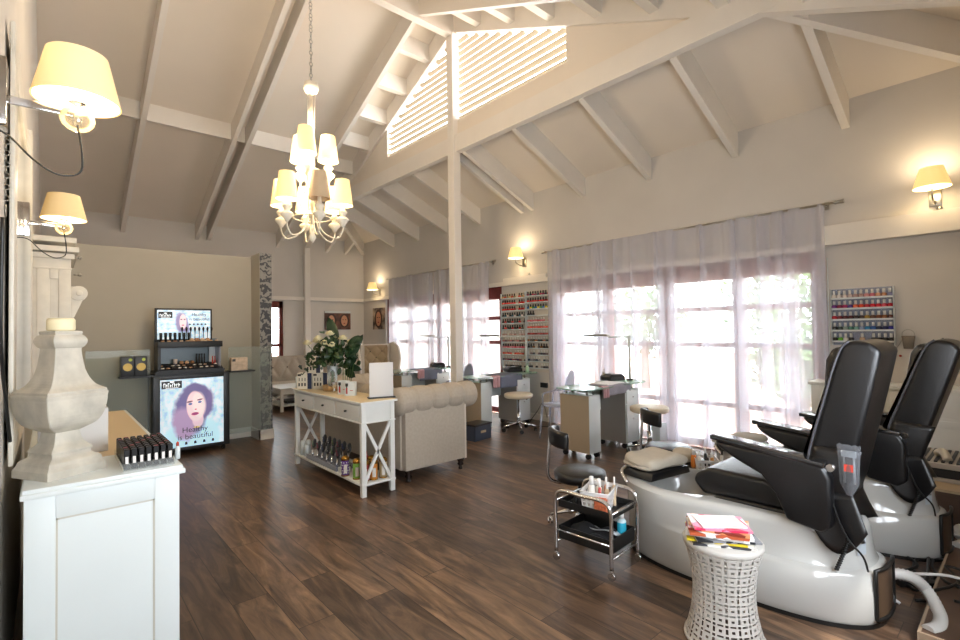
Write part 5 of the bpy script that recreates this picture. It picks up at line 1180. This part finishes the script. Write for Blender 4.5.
for k, (c, h, r, kd) in enumerate(ITEMS):
    item(3.6+.045*((k % 4)-1.5)*.8+.02*(k//4), 1.6-.03+.055*(k//4)-.035*((k % 4)-1.5), .467, c, h, r, kd, '%s %s standing in the white basket between the tubs' % (cn[c], kd), (rad(rnd.uniform(-7, 7)), rad(rnd.uniform(-7, 7))), rnd)
folded(3.74, 1.84, .462, .24, .18, .08, rad(20), 'crumpled pale cloth on the low trolley beside the brush basket', BEI, 7)
tag(MB().grid(lambda u, v: Vector(((u-.5)*.2, (v-.5)*.13, .02+.015*sin(7*u)*cos(6*v))), 12, 8).build('dark_cloth', mat('dark crumpled cloth', '2A262A', .9), loc=(3.66, 1.87-.36, .463), solid=.03), 'dark crumpled cloth on the low trolley in front of the white basket', 'cloth')

# ------------------------------------------------------------------ chrome trolley
t = thing('chrome_trolley', 'chrome two tier trolley with black trays in front of the nearer tub', 'trolley', (2.66, 1.9, 0), rad(4))
X2, Y2, HT = .165, .2, .455
for s in (-1, 1):
    MB().tube(smooth_path([(s*X2, -Y2, .06), (s*X2, -Y2, .2), (s*X2, -Y2, HT-.06), (s*X2, -Y2+.05, HT), (s*X2, 0, HT), (s*X2, Y2-.05, HT), (s*X2, Y2, HT-.06), (s*X2, Y2, .2), (s*X2, Y2, .06)], 4), .0125, 10).build('side_frame', CHROME, t)
    MB().tube([(s*X2, -Y2, .2), (s*X2, Y2, .2)], .008, 8).build('rail', CHROME, t)
    MB().tube([(-X2, s*Y2, .12), (X2, s*Y2, .12)], .007, 8).build('rail', CHROME, t); MB().tube([(-X2, s*Y2, .385), (X2, s*Y2, .385)], .008, 8).build('rail', CHROME, t)
    for b in (-1, 1):
        MB().tube([(s*X2-.009, b*Y2, .024), (s*X2+.009, b*Y2, .024)], .024, 14).tube([(s*X2, b*Y2, .03), (s*X2, b*Y2, .07)], .009, 8).build('caster', CHROME, t)
for z in (.345, .14):
    m = MB(); a, b = X2-.015, Y2-.012; m.box(-a, a, -b, b, z, z+.006)
    for q in ((-a, a, -b, -b+.005), (-a, a, b-.005, b), (-a, -a+.005, -b, b), (a-.005, a, -b, b)): m.box(*q, z, z+.085 if z < .3 else z+.045)
    m.build('tray', BLACK, t)
basket(2.67, 1.88, .353, .25, .18, .12, rad(20), 'white lattice basket of bottles on the top tray of the chrome trolley')
I2 = [('DCD8D0', .19, .022, 'pump', 'tall white'), ('D8D0C0', .17, .02, 'pump', 'cream'), ('D8884A', .17, .012, 'file', 'slanted orange'), ('C8504A', .17, .01, 'file', 'slanted red'), ('E0C8A8', .15, .014, 'tube', 'beige'), ('C9B090', .18, .01, 'brush', 'tan')]
for k, (c, h, r, kd, w) in enumerate(I2):
    item(2.63+.045*(k % 3)+.01*(k//3), 1.91-.025*(k % 3)-.055*(k//3), .358, c, h, r, kd, '%s %s standing in the lattice basket on the chrome trolley' % (w, {'pump': 'lotion bottle', 'file': 'nail file', 'tube': 'tube', 'brush': 'nail brush'}[kd]), (rad(0 if k < 2 else -8), rad(0 if k < 2 else 12)), rnd)
t = thing('tissue_box', 'orange patterned packet beside the lattice basket on the trolley', 'packet', (2.56, 1.80, .352), rad(10)); MB().box(0, .05, -.04, .04, 0, .1).build('packet', mat('orange pack', 'E07A52', .5, noise=.5, nscale=60), t, bevel=.004)
for k, (x, y) in enumerate(((2.55, 1.93), (2.57, 1.99))): tag(MB().lathe([(.016, 0), (.016, .05), (.008, .06), (.008, .09)], n=12).build('polish_bottle', BLACK, loc=(x, y, .352)), ['black polish bottle at the near left of the trolley top', 'black polish bottle behind the first one on the trolley top'][k], 'bottle')
t = thing('nail_drill', 'black hand tool lying across the back of the trolley top', 'tool', (2.64, 2.03, .372), rad(10)); MB().tube([(-.09, 0, 0), (.02, 0, 0), (.05, 0, 0), (.09, 0, 0)], [.014, .014, .008, .005], 10).build('body', BLACK, t)
t = thing('spray_bottle', 'blue liquid bottle with white cap on the lower tray of the trolley', 'bottle', (2.75, 1.77, .147)); t.scale = (1.2, 1.2, 1.35); MB().lathe([(.023, 0), (.024, .01), (.024, .085), (.014, .1)], n=18).build('body', mat('aqua liquid', '2FA6C4', .25), t); MB().lathe([(.013, .1), (.013, .135), (.008, .138)], n=14).build('cap', WPL, t); MB().lathe([(.0235, .07), (.024, .09), (.014, .101)], n=18).build('clear_neck', mat('frosted neck', 'C8DDE2', .3), t)
tag(MB().grid(lambda u, v: Vector(((u-.5)*.2, (v-.5)*.28, .03+.02*sin(8*u+3*v)+.015*sin(11*v))), 14, 18).build('black_towel', mat('black cloth', '1B1B1E', .9, bump=.4, bscale=200), loc=(2.62, 1.93, .15), solid=.02), 'black crumpled towel on the lower tray of the chrome trolley', 'towel')
tag(MB().grid(lambda u, v: Vector(((u-.5)*.1, (v-.5)*.22, .06+.012*sin(6*v)-.03*u)), 6, 8).build('tool_pouch', mat('clear grey pouch', 'C4C8CC', .2), loc=(2.7, 1.86, .15), solid=.006), 'shiny pale pouch lying on the black towel on the lower tray', 'pouch')

# ------------------------------------------------------------------ lattice side table with magazines
def lattice():
    m = bpy.data.materials.new('pierced white ceramic'); m.use_nodes = True; n = m.node_tree.nodes; p = n['Principled BSDF']; p.inputs['Base Color'].default_value = srgb('C0BCB6'); p.inputs['Roughness'].default_value = .3; return m
t = thing('lattice_table', 'white pierced drum side table with magazines on top, bottom right foreground', 'side table', (2.44, 1.015, 0))
def rad_(v): return .136+.04*abs(2*v-1)**2.0
HT2 = .48; NR, NT = 20, 34
m = MB()
for i in range(NR):
    for j in range(NT):
        cu, cv = (j+.5)/NT, (i+.5)/NR
        def P(u, v): a = 2*pi*u; r_ = rad_(v); return Vector((r_*cos(a), r_*sin(a), .012+(HT2-.03)*v))
        u0, u1, v0, v1 = j/NT, (j+1)/NT, i/NR, (i+1)/NR; k = .30
        if (i+j) % 2 == 0:   # square ring
            o_ = [P(u0, v0), P(u1, v0), P(u1, v1), P(u0, v1)]; du, dv = (u1-u0)*.25, (v1-v0)*.25; q = [P(u0+du, v0+dv), P(u1-du, v0+dv), P(u1-du, v1-dv), P(u0+du, v1-dv)]
            m.add(o_+q, [(0, 1, 5, 4), (1, 2, 6, 5), (2, 3, 7, 6), (3, 0, 4, 7)])
        else:                # slot
            if (i//1) % 2 == 0: du, dv = (u1-u0)*.3, (v1-v0)*.02
            else: du, dv = (u1-u0)*.02, (v1-v0)*.32
            o_ = [P(u0, v0), P(u1, v0), P(u1, v1), P(u0, v1)]; q = [P(u0+du, v0+dv), P(u1-du, v0+dv), P(u1-du, v1-dv), P(u0+du, v1-dv)]
            m.add(o_+q, [(0, 1, 5, 4), (1, 2, 6, 5), (2, 3, 7, 6), (3, 0, 4, 7)])
LAT = lattice(); m.build('pierced_wall', LAT, t, solid=.004)
MB().lathe([(.168, HT2-.035), (.178, HT2-.02), (.178, HT2-.005), (.172, HT2), (.001, HT2)], n=48).build('table_top', LAT, t, bevel=0)
MB().lathe([(.174, 0), (.183, .006), (.18, .02), (.17, .02), (.168, .001)], n=48, closed=True).build('foot_ring', LAT, t)
MAGC = [('white', 'E8E6E4', 'C8506A'), ('cream', 'E4DCCF', 'D8B23A'), ('grey', 'C9C6C4', '3A3A40'), ('white', 'ECEAE8', 'B85A3A'), ('pink', 'E07A9A', 'F2E4E8'), ('white', 'EDEBEA', '8A8A90')]
z = HT2+.002
def magm(name, base, a, b_):
    m = bpy.data.materials.new(name); m.use_nodes = True; n = m.node_tree.nodes; L = m.node_tree.links; p = n['Principled BSDF']; p.inputs['Roughness'].default_value = .35; tc = n.new('ShaderNodeTexCoord')
    v = n.new('ShaderNodeTexVoronoi'); v.inputs['Scale'].default_value = 11; L.new(tc.outputs['Object'], v.inputs['Vector']); r = n.new('ShaderNodeValToRGB'); r.color_ramp.interpolation = 'CONSTANT'
    r.color_ramp.elements[0].color = srgb(a); r.color_ramp.elements[1].color = srgb(base); r.color_ramp.elements[1].position = .5; k = r.color_ramp.elements.new(.3); k.color = srgb(b_)
    L.new(v.outputs['Color'], r.inputs[0]); L.new(r.outputs[0], p.inputs['Base Color']); return m
for k in range(8):
    nm = ['lowest grey edged magazine in the pile on the lattice table', 'second magazine from the bottom with a yellow spine', 'dark spined magazine low in the pile on the lattice table', 'white magazine in the middle of the pile', 'white catalogue above the middle of the pile', 'upper magazine with tan faces on its cover', 'pink covered magazine near the top of the pile', 'topmost open white leaflet on the magazine pile'][k]
    t = thing('magazine', nm, 'magazine', (2.43+rnd.uniform(-.015, .015), 1.02+rnd.uniform(-.015, .015), z), rad([32, 28, 40, 24, 30, 22, 36, 44][k]), 'magazines piled on the lattice table'); th = [.008, .01, .008, .012, .012, .01, .008, .004][k]
    sx, sy = [(.2, .27), (.21, .28), (.2, .28), (.2, .27), (.21, .27), (.2, .26), (.19, .25), (.15, .2)][k]
    MB().box(-sx/2, sx/2, -sy/2, sy/2, 0, th-.001).build('pages', mat('paper edge', 'E6E3DE', .7), t)
    cm = magm('cover %d' % k, ['D8D4CE', 'E4DCCF', '8A8A8E', 'EDEBEA', 'F0EEEC', 'D89A6A', 'E88AA8', 'F2F0EE'][k], ['3A3A40', 'D8C02A', '22242A', 'C8C4C0', 'B85A3A', '8A3A2A', 'D8305A', 'D8D4D0'][k], ['B0A89E', '8A5A3A', '5A5A60', 'A8506A', 'E0D4C8', 'E8C4A0', 'F6E0E6', 'EAE6E2'][k])
    MB().box(-sx/2-.001, sx/2, -sy/2-.001, sy/2+.001, th-.001, th).box(-sx/2-.0015, -sx/2, -sy/2, sy/2, 0, th).build('cover', cm, t); z += th+.001

# ------------------------------------------------------------------ cables and hoses on the floor
HOSE = mat('white corrugated hose', 'D6D4D0', .45)
def hose(pts, r, label):
    p = smooth_path(pts, 14); rr = [r*(1+.09*(1 if i % 2 else -1)) for i in range(len(p))]; tag(MB().tube(p, rr, 14).build('drain_hose', HOSE), label, 'hose')
hose([(3.36, .56, .17), (3.40, .46, .17), (3.46, .40, .10), (3.34, .34, .045), (3.2, .33, .045), (3.12, .36, .045)], .028, 'white corrugated hose curling out of the nearer tub')
hose([(4.40, .35, .05), (4.55, .31, .05), (4.72, .36, .05), (4.82, .36, .045)], .038, 'white corrugated hose lying behind the farther tub')
def cable(pts, r, m, label, k=6): tag(MB().tube(smooth_path(pts, k), r, 6).build('cable', m), label, 'cable')
def zz(a, b, h=.01): return (a, b, h)
cable([(3.5, .45, .012), (3.62, .32, .02), (3.85, .42, .012), (4.05, .3, .03), (3.9, .15, .06), (3.7, .3, .07), (3.95, .42, .03), (4.2, .45, .012)], .009, BLACK, 'black cable looped on the floor between the two tubs')
cable([(3.75, .47, .012), (4.1, .52, .012), (4.2, .38, .02), (3.95, .25, .06), (3.7, .12, .062)], .0075, BLACK, 'thinner black cable crossing the looped one')
cable([(3.4, .5, .012), (3.42, .62+.0, .1), (3.62, .36, .14), (3.75, .2, .1), (4.1, .1, .065)], .008, WPL, 'white cable arching beside the corrugated hose')
cable([(4.9-.02, .3, .1), (4.6, .12, .2), (4.3, .1, .16), (4.0, .2, .07), (3.85, .28, .062)], .009, WPL, 'thick white cable sweeping down from the power strip')
cable([(4.6, .62, .012), (4.5, .5, .012), (4.7, .42, .02), (4.86, .48, .012), (4.8, .6, .012)], .006, BLACK, 'black cable loop beside the power strip')
cable([(3.3, .25, .062), (3.5, .15, .07), (3.8, .02, .062), (4.2, .05, .062)], .008, WPL, 'white cable lying across the low wooden board')
cable([(4.35, .56, .012), (4.2, .62, .012), (4.0, .5, .02), (3.8, .56, .012), (3.62, .46, .02), (3.75, .43, .05), (4.0, .45, .04), (4.3, .48, .012)], .009, BLACK, 'thick black cable snaking between the tubs nearest the floor board')
cable([(3.55, .40, .06), (3.75, .30, .075), (3.95, .36, .08), (3.85, .1, .065), (3.6, .05, .062), (3.5, .3, .07)], .008, BLACK, 'black cable coiled on the low wooden board')
cable([(4.95, .2, .02), (4.7, .5, .05), (4.5, .2, .08), (4.2, .3, .07), (4.0, .05, .065)], .008, WPL, 'white cable crossing the low board below the power strip')
t = thing('power_strip', 'white power strip leaning on the wooden platform at far right', 'power strip', (4.72, .33, .03), rad(-28)); t.rotation_euler = (0, rad(-24), rad(-30))
MB().box(0, .36, 0, .06, 0, .035).build('housing', WPL, t, bevel=.005)
for k in range(4):
    m = MB(); m.box(.04+.08*k, .048+.08*k, .018, .024, .034, .037).box(.04+.08*k, .048+.08*k, .038, .044, .034, .037); m.build('outlet', BLACK, t)
MB().box(.325, .35, .02, .04, .034, .042).build('switch', BLACK, t)
t = thing('power_adapter', 'black power adapter lying among the cables', 'adapter', (3.72, .47, .0), rad(-50)); MB().box(-.1, .1, -.025, .025, 0, .035).build('housing', BLACK, t, bevel=.006)
t = thing('plug_adapter', 'white plug adapter on the low board among the cables', 'adapter', (3.85, .2, .052), rad(20)); MB().box(-.05, .05, -.03, .03, 0, .04).build('housing', WPL, t, bevel=.008); MB().tube([(.02, 0, .04), (.02, 0, .052)], .02, 14).build('plug', BLACK, t)
t = thing('pump_unit', 'small white pump beside the hose in the lower right corner', 'pump', (3.42, .18, .052), rad(25)); MB().box(-.1, .1, -.035, .035, 0, .05).build('housing', WPL, t, bevel=.015); MB().tube([(.1, 0, .025), (.13, 0, .025)], .02, 12).build('nozzle', BLACK, t)
